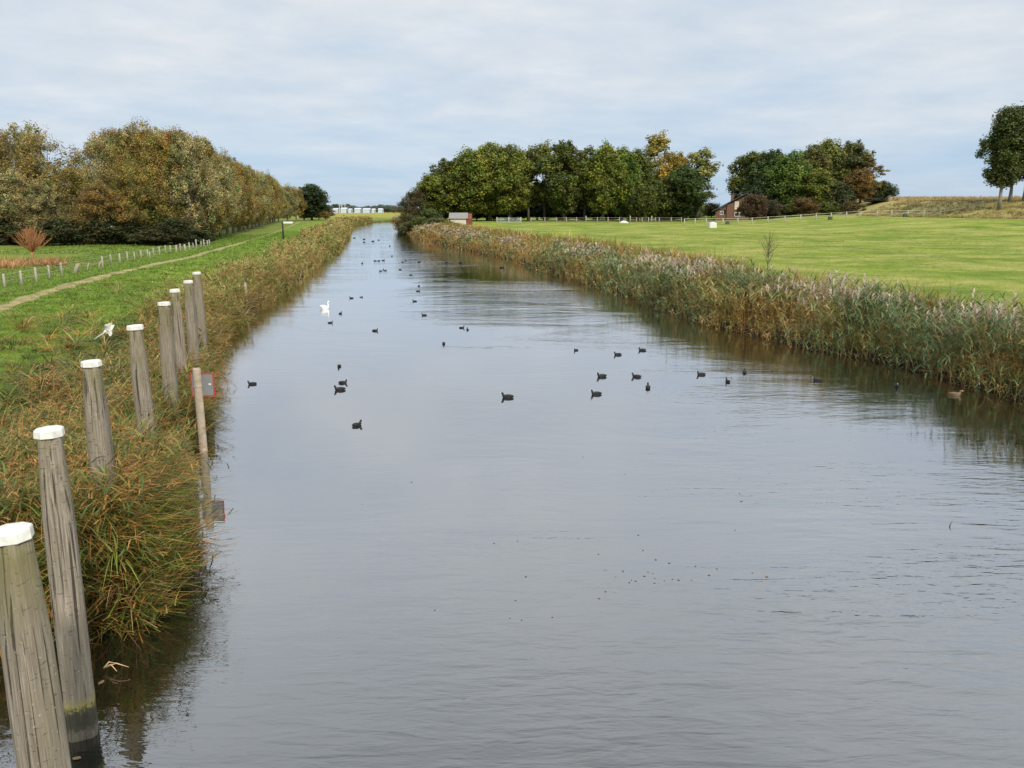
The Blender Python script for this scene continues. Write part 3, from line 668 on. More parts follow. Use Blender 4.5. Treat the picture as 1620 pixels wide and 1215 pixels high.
# taller trees behind the front row
back = [(-130, 128, RU), (-70, 122, OL), (-20, 121, OL), (22, 124, GY), (64, 120, OL), (0, 140, RU), (48, 138, OL), (168, 124, GY), (205, 121, OL), (240, 120, OL), (275, 118, RU), (300, 128, OL), (225, 134, OL), (262, 138, GY), (185, 142, RU), (330, 142, OL), (355, 160, OL), (150, 131, OL), (290, 145, RU), (375, 178, RU), (395, 200, OL)]
back.sort()
for k, (px, Y, c) in enumerate(back):
    kind = 'open_willow' if px in (22, 64, 150) else 'willow'
    tree_px('willow_tree', kind, px, sil(px)+random.uniform(-2, 10)+(5 if kind == 'willow' else 0), Y, 4.1+random.uniform(0, 1.0), c, (f'{cname(c)} crown behind the front of the left wood, ' + ('outside the picture' if px < -10 else f'{ORD[k-2]} from the left')) if kind == 'willow' else ('sparse pale-limbed willow with a spreading open crown near the far left' if px == 64 else 'airy grey-green willow nearest the left picture edge, above the pollard' if px == 22 else 'thin spindly tree with see-through twigs in the sky gap of the left wood'), 'trees of the wood on the left')
for k, px in enumerate([-110, -60, -15, 25, 62, 98, 135, 172, 208, 240, 272, 300]):
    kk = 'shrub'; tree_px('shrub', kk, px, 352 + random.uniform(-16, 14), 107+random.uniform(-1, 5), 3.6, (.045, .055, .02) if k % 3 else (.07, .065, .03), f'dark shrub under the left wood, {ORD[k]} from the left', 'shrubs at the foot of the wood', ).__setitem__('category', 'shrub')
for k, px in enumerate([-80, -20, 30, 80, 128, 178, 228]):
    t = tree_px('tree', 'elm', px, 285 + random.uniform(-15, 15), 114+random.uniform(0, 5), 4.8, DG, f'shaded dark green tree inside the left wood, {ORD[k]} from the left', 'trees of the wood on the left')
tree_px('tree', 'elm', 492, 292, 352, 9, (.045, .07, .03), 'dark green round tree closing the far end of the left wood')

# right-hand group by the canal
g1 = [(655, 298, 214, 5.0, (.10, .085, .035), 'brownish leaning tree at the canal end of the middle clump', 'willow'),
 (684, 274, 220, 5.5, MG, 'mid green tree second from the canal end of the middle clump', 'elm'),
 (712, 250, 224, 6.0, DG, 'dark green tree above the low hut by the water', 'elm'),
 (742, 237, 222, 6.2, MG, 'broad mid green tree just right of the hut', 'elm'),
 (775, 229, 226, 6.0, YG, 'olive-topped tall tree a little left of the clump middle', 'elm'),
 (806, 229, 222, 5.6, MG, 'round-headed green tree over the paddock gate', 'elm'),
 (836, 232, 228, 5.2, DG, 'dark gappy tree behind the paddock gate', 'airy'),
 (862, 222, 230, 5.6, MG, 'tallest green crown at the clump middle with sky gaps', 'airy'),
 (893, 222, 224, 5.8, DG, 'dark green tree in the clump middle, just right of the sky gaps', 'elm'),
 (925, 231, 228, 5.6, DG, 'dark green tree behind the white fence post', 'airy'),
 (955, 228, 222, 5.4, MG, 'domed dark green tree right of the clump middle', 'elm'),
 (985, 236, 224, 5.0, (.11, .16, .03), 'bright green tree left of the yellowing crowns', 'elm'),
 (1010, 236, 234, 5.2, DG, 'dark green tree under the tall yellow crown', 'elm'),
 (1042, 207, 250, 7.2, (.26, .22, .05), 'tallest tree of the middle clump with a loose yellow crown', 'airy'),
 (1068, 240, 236, 5.0, (.31, .22, .045), 'golden orange autumn tree near the right end of the middle clump', 'elm'),
 (1048, 282, 222, 5.4, DG, 'low dark green tree below the golden crown', 'shrub'),
 (1085, 262, 220, 5.6, (.06, .09, .025), 'low spreading green tree above the twin trunks', 'elm'),
 (1104, 234, 236, 7.4, (.20, .21, .06), 'thin yellow-green tree at the right end of the middle clump', 'airy'),
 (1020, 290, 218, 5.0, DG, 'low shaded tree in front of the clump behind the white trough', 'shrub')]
for (px, ty, Y, r, c, lab, kind) in g1:
    tree_px('tree', kind, px, ty, Y, r*(1.3 if kind == 'elm' else 1.12), c, lab, 'trees of the middle clump')
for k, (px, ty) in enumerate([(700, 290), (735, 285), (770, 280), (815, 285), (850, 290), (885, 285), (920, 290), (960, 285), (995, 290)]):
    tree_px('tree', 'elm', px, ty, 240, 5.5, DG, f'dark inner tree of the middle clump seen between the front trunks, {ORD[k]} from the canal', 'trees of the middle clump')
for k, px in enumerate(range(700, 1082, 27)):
    tree_px('shrub', 'shrub', px, 322 + random.uniform(-6, 8), 236+random.uniform(-4, 6), 4.6, (.04, .05, .02), f'shrub added as dark backing for the shade under the middle clump, {ORD[k]} from the canal', 'backing shrubs added under the middle clump').__setitem__('category', 'shrub')  # row added as dark backing; shade beneath the crowns is put into its colour
for k, (px, Y, ty, c) in enumerate([(650, 190, 350, (.12, .12, .04)), (668, 186, 343, (.09, .11, .03)), (692, 180, 344, (.10, .12, .035)), (680, 200, 328, (.07, .10, .03)), (715, 176, 352, (.13, .12, .045)), (642, 205, 338, (.10, .09, .035))]):
    tree_px('shrub', 'shrub', px, ty, Y, 3.4, c, ['low olive bush at the water edge left of the hut', 'rounded green bush at the water just left of the hut', 'leafy green bush directly in front of the hut', 'taller dark bush behind the canal-side bushes', 'straw-tinted bush below the hut', 'brownish bush at the very foot of the leaning tree'][k], 'bushes beside the hut').__setitem__('category', 'bush')
g2 = [(1190, 240, 238, 6.6, DG, 'broad dark green tree above the farmhouse', 'elm'), (1222, 236, 232, 6.0, (.06, .09, .03), 'rounded dark tree second from the left of the right clump', 'elm'),
 (1248, 240, 224, 6.2, (.11, .16, .035), 'bright mid green tree in the front middle of the right clump', 'elm'), (1282, 232, 234, 5.6, (.13, .13, .04), 'olive tree behind the middle of the right clump', 'elm'),
 (1310, 220, 240, 6.4, (.17, .19, .045), 'tallest yellow-green tree of the right clump', 'elm'), (1345, 222, 238, 5.8, (.12, .13, .05), 'grey-green airy tree with pale limbs right of the tallest crown', 'elm'),
 (1372, 244, 234, 4.6, (.15, .12, .04), 'brown-tinged tree on the right shoulder of the right clump', 'airy'), (1362, 266, 224, 4.2, (.20, .13, .045), 'rusty orange round tree in front of the right clump', 'elm'),
 (1392, 284, 228, 4.2, (.06, .08, .028), 'low dark tree closing the right end of the right clump', 'shrub'), (1292, 268, 222, 5.0, MG, 'mid green tree low in front of the tallest crown', 'elm'),
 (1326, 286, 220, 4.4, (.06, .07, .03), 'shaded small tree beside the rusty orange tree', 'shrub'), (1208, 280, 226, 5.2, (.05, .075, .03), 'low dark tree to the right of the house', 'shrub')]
for (px, ty, Y, r, c, lab, kind) in g2: tree_px('tree', kind, px, ty, Y, r*1.2, c, lab, 'trees of the right clump')
for k, (px, Y, ty, c, lab) in enumerate([(1192, 205, 305, (.085, .055, .03), 'dark reddish-brown shrub covering the right half of the house'), (1222, 208, 316, (.06, .05, .025), 'dark brown shrub right of the house front'), (1272, 210, 312, (.13, .08, .035), 'rust-coloured shrub at the foot of the right clump'),
     (1310, 212, 318, DG, 'dark shrub in the middle foot of the right clump'), (1345, 210, 318, (.10, .075, .03), 'brown shrub below the rusty orange tree'), (1250, 212, 322, DG, 'dark shrub left of the rust-coloured shrub'), (1385, 214, 312, (.05, .06, .028), 'dark shrub at the right foot of the right clump')]):
    tree_px('shrub', 'shrub', px, ty, Y, 4.2, c, lab, 'shrubs under the right clump').__setitem__('category', 'shrub')
for k, (px, Y, ty, c, lab) in enumerate([(1108, 262, 326, (.26, .27, .10), 'pale yellow-green bush in the gap left of the house'), (1126, 250, 320, (.13, .13, .06), 'small grey-green tree beside the house gable'), (1118, 300, 322, (.10, .10, .05), 'distant dull green bush seen in the gap by the house'), (1098, 244, 330, (.12, .15, .05), 'low green bush between the twin trunks and the house')]):
    tree_px('shrub', 'shrub', px, ty, Y, 3.6, c, lab, 'bushes in the gap by the house').__setitem__('category', 'bush')
for k, (px, Y, ty, r) in enumerate([(1580, 168, 172, 4.9), (1596, 171, 170, 4.6), (1618, 169, 166, 4.7), (1640, 172, 168, 4.9)]):
    tree_px('poplar_tree', 'poplar', px, ty, Y, r, (.085, .105, .035), ['tall dark poplar on the mound, leftmost of the row with the widest trunk', 'tall dark poplar on the mound, between the leftmost and the cut-off ones', 'tall dark poplar on the mound cut by the right picture edge', 'tall dark poplar on the mound just outside the right picture edge'][k], 'poplars on the mound')
# far trees on the horizon
for k, (px, Y, ty, r, lab) in enumerate([(1507, 700, 312, 6, 'small pointed far tree on the horizon above the tan dike'), (1523, 700, 318, 8, 'low dark far tree left of the pair on the dike horizon'), (1541, 700, 318, 7, 'low dark far tree nearest the poplars on the dike horizon'), (1441, 600, 317, 5, 'round far bush just right of the right clump'), (1457, 600, 318, 6, 'flat far bush on the dike skyline'), (1607, 500, 310, 5, 'grey far bush seen between the poplar trunks')]):
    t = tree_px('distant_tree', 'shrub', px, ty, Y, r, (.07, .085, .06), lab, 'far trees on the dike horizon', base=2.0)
far_lab = 0
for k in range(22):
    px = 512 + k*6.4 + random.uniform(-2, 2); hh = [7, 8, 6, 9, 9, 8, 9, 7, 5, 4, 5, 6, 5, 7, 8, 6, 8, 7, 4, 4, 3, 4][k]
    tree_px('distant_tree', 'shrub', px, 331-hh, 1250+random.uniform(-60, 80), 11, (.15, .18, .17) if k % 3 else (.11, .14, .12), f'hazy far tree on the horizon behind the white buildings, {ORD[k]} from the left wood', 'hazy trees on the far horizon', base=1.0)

# ---------------------------------------------------------------- town on the horizon: low white sheds, masts
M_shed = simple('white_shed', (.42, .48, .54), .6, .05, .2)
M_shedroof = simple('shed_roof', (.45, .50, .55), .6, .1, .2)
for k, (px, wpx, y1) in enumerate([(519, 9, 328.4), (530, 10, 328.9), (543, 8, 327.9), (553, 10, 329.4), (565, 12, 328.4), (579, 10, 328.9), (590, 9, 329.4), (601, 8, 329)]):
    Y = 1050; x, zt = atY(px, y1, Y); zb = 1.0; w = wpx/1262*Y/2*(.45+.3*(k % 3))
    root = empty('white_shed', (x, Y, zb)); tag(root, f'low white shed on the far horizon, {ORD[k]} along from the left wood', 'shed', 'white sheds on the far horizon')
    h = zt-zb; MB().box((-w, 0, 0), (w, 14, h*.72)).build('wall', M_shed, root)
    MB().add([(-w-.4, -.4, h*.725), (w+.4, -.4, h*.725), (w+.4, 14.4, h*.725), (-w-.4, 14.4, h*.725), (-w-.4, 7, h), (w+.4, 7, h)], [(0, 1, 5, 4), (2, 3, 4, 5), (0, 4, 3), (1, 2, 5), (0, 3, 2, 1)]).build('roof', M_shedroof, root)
for k, px in enumerate([537, 540.5, 545.5]):
    x, zt = atY(px, 321, 1000); mb = MB().tube([(0, 0, 0), (0, 0, (zt-1)*.55), (0, 0, zt-1)], [.42, .34, .18], 8)
    mb.box((-1.6, -.12, (zt-1)*.8), (1.6, .12, (zt-1)*.8+.25))
    o = mb.build('mast', M_white); o.location = (x, 1000, 1); tag(o, ['thin white mast on the horizon, leftmost of three', 'thin white mast on the horizon, middle of three', 'thin white mast on the horizon, rightmost of three'][k], 'mast', 'masts on the horizon')
for k, (px, ty, w) in enumerate([(1498, 316, 1.3), (1560, 315, 1.6), (1547, 320, 5)]):
    x, zt = atY(px, ty, 620); MB_ = MB().box((-w, 0, 0), (w, 3, zt-2)).box((-w*1.1, -.2, zt-2+.01), (w*1.1, 3.2, zt-1.6)); o = MB_.build('white_building', M_shed); o.location = (x, 620, 2); tag(o, ['slim white building on the horizon left of the pointed tree', 'tiny white building on the skyline beside the poplars', 'long low white building on the dike skyline'][k], 'building')

# ---------------------------------------------------------------- farmhouse
def brickmat():
    m, nt, o = newmat('brown_brick'); b = principled(nt, o, .85, .2)
    t = N(nt, 'ShaderNodeTexCoord'); mp = N(nt, 'ShaderNodeMapping'); mp.inputs['Rotation'].default_value = (math.pi/2, 0, 0); nt.links.new(t.outputs['Object'], mp.inputs[0])
    br = N(nt, 'ShaderNodeTexBrick', i_Scale=4.0); br.inputs['Color1'].default_value = (.13, .065, .045, 1); br.inputs['Color2'].default_value = (.18, .09, .06, 1); br.inputs['Mortar'].default_value = (.15, .12, .10, 1); br.inputs['Mortar Size'].default_value = .015
    nt.links.new(mp.outputs[0], br.inputs['Vector']); nt.links.new(br.outputs[0], b.inputs[0]); return m
M_brick = brickmat(); M_tile = simple('dark_roof_tile', (.028, .024, .023), .9, .3, 4, .1); M_glass = simple('dark_window_glass', (.02, .022, .025), .08, .1, 3, .5)
M_cream = simple('cream_panel', (.55, .50, .42), .6, .08, 3)
HY = 214.0
def HX(px): return atY(px, 330, HY)[0]
x0, x1 = HX(1134), HX(1226); hz0 = float(H(np.array([(x0+x1)/2]), np.array([HY]))[0]); hw_ = (x1-x0)/2
def HZ(py): return atY(1160, py, HY)[1]-hz0
root = empty('farmhouse', ((x0+x1)/2, HY, hz0)); root.rotation_euler[2] = -math.atan2((x0+x1)/2, HY)*.95; tag(root, 'brown brick farmhouse with a long dark roof, half hidden by shrubs', 'house')
e, ap = HZ(333), HZ(306); D = 13.0
MB().add([(-hw_, 0, -1), (hw_, 0, -1), (hw_, 0, e), (0, 0, ap-.1), (-hw_, 0, e), (-hw_, D, -1), (hw_, D, -1), (hw_, D, e), (0, D, ap-.1), (-hw_, D, e)], [(0, 1, 2, 3, 4), (9, 8, 7, 6, 5), (0, 4, 9, 5), (1, 6, 7, 2), (4, 3, 8, 9), (3, 2, 7, 8)]).build('wall', M_brick, root)
rf = MB()
for s in (-1, 1):
    a = (0, -.9, ap); b = (s*(hw_+.8), -.9, e-.25); c = (s*(hw_+.8), D+.5, e-.25); d = (0, D+.5, ap); up = .28
    rf.add([a, b, c, d, (a[0], a[1], a[2]+up), (b[0], b[1], b[2]+up), (c[0], c[1], c[2]+up), (d[0], d[1], d[2]+up)], [(0, 1, 2, 3), (7, 6, 5, 4), (0, 4, 5, 1), (1, 5, 6, 2), (2, 6, 7, 3), (3, 7, 4, 0)])
roof = rf.build('roof', M_tile, root)
def lx(px): return HX(px)-(x0+x1)/2
vb = MB()
for s in (-1, 1): vb.add([(0, -.96, ap+.05), (s*(hw_+.85), -.96, e-.22), (s*(hw_+.85), -.96, e+.02), (0, -.96, ap+.30), (0, -.905, ap+.05), (s*(hw_+.85), -.905, e-.22), (s*(hw_+.85), -.905, e+.02), (0, -.905, ap+.30)], [(0, 1, 2, 3), (7, 6, 5, 4), (0, 4, 5, 1), (2, 6, 7, 3), (1, 5, 6, 2)])
vb.build('verge_board', simple('dark_verge', (.06, .05, .045), .6, .1, 3), roof)
ch = MB().box((lx(1156), 3, HZ(322)), (lx(1160.5), 4, HZ(307))).box((lx(1155.6), 2.9, HZ(307)+.004), (lx(1160.9), 4.1, HZ(306))).build('chimney', M_brick, roof)
MB().box((lx(1151), -.35, -.5), (lx(1161.5), -.004, HZ(321))).build('brick_pier', M_brick, root)
def window(a, b, c, d, bars=1):
    f = MB(); X0, X1, Z0, Z1 = lx(a), lx(b), HZ(d), HZ(c); t = .12
    f.box((X0, -.10, Z0), (X0+t, -.003, Z1)).box((X1-t, -.10, Z0), (X1, -.003, Z1)).box((X0+t+.001, -.10, Z0), (X1-t-.001, -.003, Z0+t)).box((X0+t+.001, -.10, Z1-t), (X1-t-.001, -.003, Z1))
    for k in range(bars): xm = X0+(X1-X0)*(k+1)/(bars+1); f.box((xm-.04, -.09, Z0+t), (xm+.04, -.004, Z1-t))
    o = f.build('window', M_white, root); MB().box((X0+t, -.05, Z0+t), (X1-t, -.006, Z1-t)).build('pane', M_glass, o)
window(1140.5, 1146, 333.5, 339.5); window(1163, 1185, 335.5, 342, 2); window(1200, 1212, 335, 341)
MB().box((lx(1162.5), -.12, HZ(331)), (lx(1169), -.004, HZ(318))).build('gable_panel', M_cream, root)
MB().box((lx(1146.5), -.03, HZ(338)), (lx(1150.5), -.004, HZ(331))).build('dark_door', M_glass, root)
# hut by the canal
M_slate = simple('grey_roof', (.20, .19, .18), .8, .25, 5); M_redw = simple('red_boards', (.15, .045, .03), .7, .2, 5)
hy = 182.0; xa = atY(712, 345, hy)[0]; xb = atY(746, 345, hy)[0]; zb = float(H(np.array([(xa+xb)/2]), np.array([hy]))[0]); L_ = xb-xa; zt = atY(725, 336, hy)[1]-zb
root = empty('hut', (xa, hy, zb)); tag(root, 'small hut with grey roof, red end wall and white side among canal bushes', 'hut')
e = zt*.52
MB().box((0, 0, -.3), (L_*.74, 4, e)).build('side_wall', M_cream, root)
MB().add([(L_*.745, 0, -.3), (L_, .3, -.3), (L_, 4, -.3), (L_*.745, 4, -.3), (L_*.745, 0, e), (L_, .3, e), (L_, 4, e), (L_*.745, 4, e), (L_*.745, 2, zt*.93), (L_, 2, zt*.93)], [(0, 1, 5, 4), (1, 2, 6, 9, 5), (2, 3, 7, 6), (0, 4, 8, 7, 3), (4, 5, 9, 8), (6, 7, 8, 9)]).build('end_wall', M_redw, root)
MB().add([(-.3, -.35, e+.02), (L_*.82, -.35, e+.02), (L_*.82, 4.35, e+.02), (-.3, 4.35, e+.02), (-.3, 2, zt), (L_*.82, 2, zt)], [(0, 1, 5, 4), (2, 3, 4, 5), (0, 4, 3), (1, 2, 5), (0, 3, 2, 1)]).build('roof', M_slate, root)
# white shed roof line glimpsed in the left wood
x, z = atY(158, 357, 108); root = empty('caravan', (x, 107.5, .9)); tag(root, 'white caravan with a flat roof edge glimpsed under the dark trees of the left wood', 'caravan')
b_ = MB().box((-2.0, 0, z-.9-.25), (2.0, 2.0, z-.9)); b_.build('roof', M_white, root); MB().box((-1.9, .1, .35), (1.9, 1.9, z-.9-.255)).build('body', simple('dark_panel', (.05, .05, .045), .5, .1, 3), root)
MB().box((1.93, -.02, z-1.75), (2.0, .06, z-1.16)).build('corner_trim', M_white, root)

# ---------------------------------------------------------------- fences
M_post = simple('pale_fence_wood', (.34, .31, .26), .85, .2, 6, .2, .3); M_postw = simple('white_fence_post', (.40, .39, .29), .7, .1, 6); M_wire = simple('wire', (.25, .25, .24), .5, .1, 5)
def stake(mb, h, r=.06, lean=(0, 0)):
    q = random.Random(h*1000+r)
    rings = []
    for z, s in ((-.3, 1), (h*.5, 1.02), (h-.03, .96), (h, .7)):
        f = max(0, z)/h; rings.append([(lean[0]*f+math.cos(a)*r*s*(1+q.uniform(-.06, .06)), lean[1]*f+math.sin(a)*r*s, z) for a in [k*math.pi/4 for k in range(8)]])
    return mb.loft(rings)
lp = [(8, 453.6, 432.6), (34.6, 448.6, 427.6), (58, 445, 422.7), (78.5, 438.8, 419), (98, 433.8, 415), (163, 422.7, 405), (175.8, 414, 402), (190, 414, 400.5), (202, 411.6, 398.5), (213, 409, 397.5), (223.5, 406.7, 395.6), (233.8, 404.7, 394), (243, 401.7, 392), (252.6, 401.2, 389.4), (262, 398.3, 387.6), (270, 397.3, 387.6), (285.7, 395.6, 385), (300, 394.3, 383), (306, 392.3, 384.4), (311, 392.3, 378), (318.5, 389.8, 380.7), (323, 389.4, 378), (328.4, 388, 379.8), (331.6, 387.4, 378.5)]
def ground_hit(px, py):
    z = 1.2
    for _ in range(12): q = P(px, py, z); z = float(H(np.array([q[0]]), np.array([q[1]]))[0])
    return q[0], q[1], z
base0 = ground_hit(*lp[0][:2]); root = empty('wire_fence', base0); tag(root, 'wire fence on round pale stakes running along the field side of the path', 'fence')
pts = []
for px, by, ty in lp:
    x, y, z = ground_hit(px, by+1.0); h = atY(px, ty, y)[1]-z; h = max(.7, h)
    o = stake(MB(), h, .075).build('fence_post', M_post, root, True); o.location = (x-base0[0], y-base0[1], z-base0[2]); pts.append((x-base0[0], y-base0[1], z-base0[2], h))
wm = MB()
for f in (.45, .9): wm.tube([(a, b, c+h*f) for a, b, c, h in pts], .012, 4)
wm.build('wire', M_wire, root)
for k, (px, by, ty, r, ln, lab) in enumerate([(118, 433, 416.5, .16, (.35, 0), 'thick grey stump post leaning right in the left field'), (137.5, 427.6, 417, .05, (.22, 0), 'thin pale stake leaning right beside the thick leaning stump'), (155, 424.5, 415, .06, (.28, 0), 'short white stake leaning right, midway along the wire fence'), (237.5, 408.4, 400.5, .06, (0, 0), 'short white stake standing on the path side of the wire fence'), (279, 399.3, 387.4, .10, (.05, 0), 'stout white stake in front of the far end of the wire fence'), (293.3, 396.3, 386, .11, (-.05, 0), 'stubby grey stake just right of the stout white one')]):
    x, y, z = ground_hit(px, by); h = atY(px, ty, y)[1]-z
    o = stake(MB(), max(.6, h), r, ln).build('stake', M_post if k else M_stake, None, True); o.location = (x, y, z); tag(o, lab, 'stake', None if k == 0 else 'loose stakes by the wire fence')
# paddock rail fence on the right
fx = [1083, 1100, 1117.5, 1144, 1167.4, 1190, 1215, 1241.7, 1266.5, 1291, 1314.6, 1338.7, 1361, 1387, 1410, 1435.5, 1461, 1487, 1510, 1532, 1552]
fY = np.interp(fx, [1083, 1300, 1460, 1552], [182, 181, 178, 172])
root = empty('rail_fence', (0, 180, 2)); tag(root, 'long paddock fence with yellowish posts and white tape rails across the meadow', 'fence')
tops = []
for px, Y in zip(fx, fY):
    x = atY(px, 345, Y)[0]; z = float(H(np.array([x]), np.array([Y]))[0]); h = 1.45
    o = stake(MB(), h, .13).build('fence_post', M_postw, root, True); o.location = (x, Y-180, z-2); tops.append((x, Y-180, z-2))
rl = MB()
for f in (1.35, .85):
    rl.tube([(a, b-.16, c+f) for a, b, c in tops], .04, 5)
rl.build('rail', M_postw, root)
root = empty('field_fence', (0, 205, 2.2)); tag(root, 'dark wooden fence posts with thin rails at the foot of the middle tree clump', 'fence'); tops = []
for k, px in enumerate([840, 862, 880, 896, 912, 927, 945, 962, 980, 997, 1007, 1016, 1026, 1031, 1037, 1043, 1062, 1078]):
    Y = 203; x = atY(px, 345, Y)[0]; z = float(H(np.array([x]), np.array([Y]))[0])
    o = stake(MB(), 1.7 if k in (5, 9, 13) else 1.35, .13).build('fence_post', M_post if k in (3, 5, 9, 13, 12) else M_stake, root, True); o.location = (x, Y-205, z-2.2); tops.append((x, Y-205, z-2.2))
rl = MB()
for f in (1.2, .65): rl.tube([(a, b-.16, c+f) for a, b, c in tops], .03, 5)
rl.build('rail', M_stake, root)
# gate
gY = 196; xa = atY(786, 345, gY)[0]; xb = atY(824, 345, gY)[0]; gz = float(H(np.array([(xa+xb)/2]), np.array([gY]))[0]); M_galv = simple('galvanised', (.42, .48, .50), .4, .1, 4, .5)
root = empty('field_gate', (xa, gY, gz)); tag(root, 'galvanised five-bar gate at the corner of the meadow below the trees', 'gate'); L_ = xb-xa
g = MB()
for z in (.3, .55, .8, 1.05, 1.3): g.tube([(.06, 0, z), (L_-.06, 0, z)], .03, 6)
g.tube([(.06, .07, .3), (L_*.5, .07, 1.3), (L_-.06, .07, .3)], .025, 6); g.build('bars', M_galv, root)
for xx in (0, L_*.5, L_): o = stake(MB(), 1.5, .10).build('gate_post', M_galv if xx else M_postw, root, True); o.location = (xx, 0, 0)
# white water tank, trough, crates by the fence
x, y, z = ground_hit(1127, 360); s = y/1262
def bx_obj(name, w, d, h, mat, loc, lab, cat, extra=None):
    mb = MB(); b = .06*min(w, h); rings = []
    for zz, k in ((0, .97), (b, 1), (h-b, 1), (h, .93)):
        rings.append([(sx*(w/2*k-(b if t else 0)), sy*(d/2*k-(0 if t else b)), zz) for sx, sy, t in ((1, -1, 0), (1, 1, 0), (1, 1, 1), (-1, 1, 1), (-1, 1, 0), (-1, -1, 0), (-1, -1, 1), (1, -1, 1))])
    mb.loft(rings)
    if extra: extra(mb)
    o = mb.build(name, mat); o.location = loc; return tag(o, lab, cat)
bx_obj('water_tank', 11*s, 1.2, 8*s, M_white, (x, y, z), 'white square water tank standing on the grass before the paddock fence', 'tank', lambda mb: mb.box((-.3, -.3, 8*s+.002), (.3, .3, 8*s+.12)))
x, Y2 = atY(987, 352, 198)[0], 198; z = float(H(np.array([x]), np.array([Y2]))[0])
mb = MB(); rings = []
for t in np.linspace(0, 1, 9): xx = (t-.5)*2.2; k = math.sin(math.pi*(.08+.84*t)); rings.append([(xx, math.cos(a)*.5*k, math.sin(a)*.62*k) for a in np.linspace(0, math.pi, 8)])
o = mb.loft(rings).build('trough', M_white, None, True); o.location = (x, Y2, z); tag(o, 'white rounded trough upturned at the foot of the middle clump', 'trough')
M_crate = simple('dark_crate', (.05, .07, .06), .6, .2, 4)
for px, lab in ((1151, 'dark bin on the grass in front of the brick house'), (1313, 'small dark box at the foot of the paddock fence'), (1431, 'dark green box by the fence near the end of the right clump')):
    Y2 = 186 if px < 1300 else 178; x = atY(px, 350, Y2)[0]; z = float(H(np.array([x]), np.array([Y2]))[0]); bx_obj('feed_box', .8, .6, .6, M_crate, (x, Y2, z), lab, 'box', lambda mb: mb.box((-.43, -.33, .603), (.43, .33, .65)))

# ---------------------------------------------------------------- waymark on the path, litter stake
x, y, z = ground_hit(449, 387); M_dkgreen = simple('dark_green_post', (.02, .035, .03), .5, .1, 4)
hh = atY(449, 349, y)[1]-z
root = empty('signpost', (x, y, z)); tag(root, 'dark green signpost with one white arm beside the grass path', 'signpost')
MB().tube([(0, 0, -.3), (0, 0, hh-.1), (0, 0, hh)], [.10, .09, .06], 10).build('post', M_dkgreen, root, True)
MB().add([(.1, -.03, hh-.30), (1.15, -.03, hh-.30), (1.32, -.03, hh-.19), (1.15, -.03, hh-.08), (.1, -.03, hh-.08), (.1, .03, hh-.30), (1.15, .03, hh-.30), (1.32, .03, hh-.19), (1.15, .03, hh-.08), (.1, .03, hh-.08)], [(0, 1, 2, 3, 4), (9, 8, 7, 6, 5), (0, 5, 6, 1), (1, 6, 7, 2), (2, 7, 8, 3), (3, 8, 9, 4), (4, 9, 5, 0)]).build('arm', M_white, root)
x, y, z = ground_hit(150, 545); s = y/1262
root = empty('plastic_marker', (x, y, z)); root.scale = (.72,)*3; tag(root, 'white rod tipped with torn white plastic lying askew in the long grass', 'marker')
MB().tube([(0, 0, .25), (.25, .05, .42), (.55, .1, .62)], [.022, .022, .02], 8).build('rod', M_white, root, True)
q = random.Random(4); V_ = []; n_ = 6
for a in range(n_):
    for b in range(n_):
        u, v = a/(n_-1), b/(n_-1); V_.append((.42+u*.42+.12*(v-.5)+q.uniform(-.02, .02), .12+q.uniform(-.05, .05)+.1*math.sin(5*u+3*v), .50+v*.42-.2*u*(1-v)+.1*u+q.uniform(-.02, .02)))
mb = MB().add(V_, [(a*n_+b, (a+1)*n_+b, (a+1)*n_+b+1, a*n_+b+1) for a in range(n_-1) for b in range(n_-1) if (a, b) not in ((4, 4), (0, 0))])
o = mb.build('torn_plastic', M_white, root); so_ = o.modifiers.new('thickness', 'SOLIDIFY'); so_.thickness = .006

# ---------------------------------------------------------------- mooring posts
def mooring(px, py, wob_, r=.175, top=3.35, tilt=0, toplabel=''):
    x, y, w = ray(px, py); t = (top-CH)/w; X, Y = x*t, y*t
    q = random.Random(px); root = empty('mooring_post', (X, Y, 0), q.uniform(-.5, .5))
    n = 20; mb = MB(); rings = []
    prof = [(-1.2, 1.0), (0, 1.0), (.45, 1.0), (.5, .985), (1.0, 1.0), (1.6, 1.0), (2.1, .99), (2.5, .96), (2.8, .88), (3.0, .81), (3.2, .74), (top-.02, .70)]
    ph = [q.uniform(-.02, .02) for _ in range(n)]
    for zz, k in prof:
        ring = []
        for j in range(n):
            a = 2*math.pi*j/n; sq = 1/ (abs(math.cos(a))**5+abs(math.sin(a))**5)**(1/5.0); sq = min(sq, 1.19)*.94
            rr = r*k*sq*(1+ph[j]+q.uniform(-.012, .012)); ring.append((math.cos(a)*rr, math.sin(a)*rr, zz))
        rings.append(ring)
    o = mb.loft(rings).build('post', M_timber, root, True)
    for p in o.data.polygons: p.use_smooth = True
    m2 = MB(); rr = r*.90; rings = []
    for zz, k in ((-.045, .98), (-.04, 1.0), (0.022, .98), (.036, .93), (.042, .5)):
        rings.append([(math.cos(math.pi/4*j+.3)*rr*k*(1+.03*math.sin(j*2.3)), math.sin(math.pi/4*j+.3)*rr*k, top+zz + (.004*math.cos(j))) for j in range(8)])
    m2.loft(rings).build('cap', M_white, root)
    root.rotation_euler = (q.uniform(-.012, .012), q.uniform(-.012, .012)+tilt, root.rotation_euler[2])
    return root
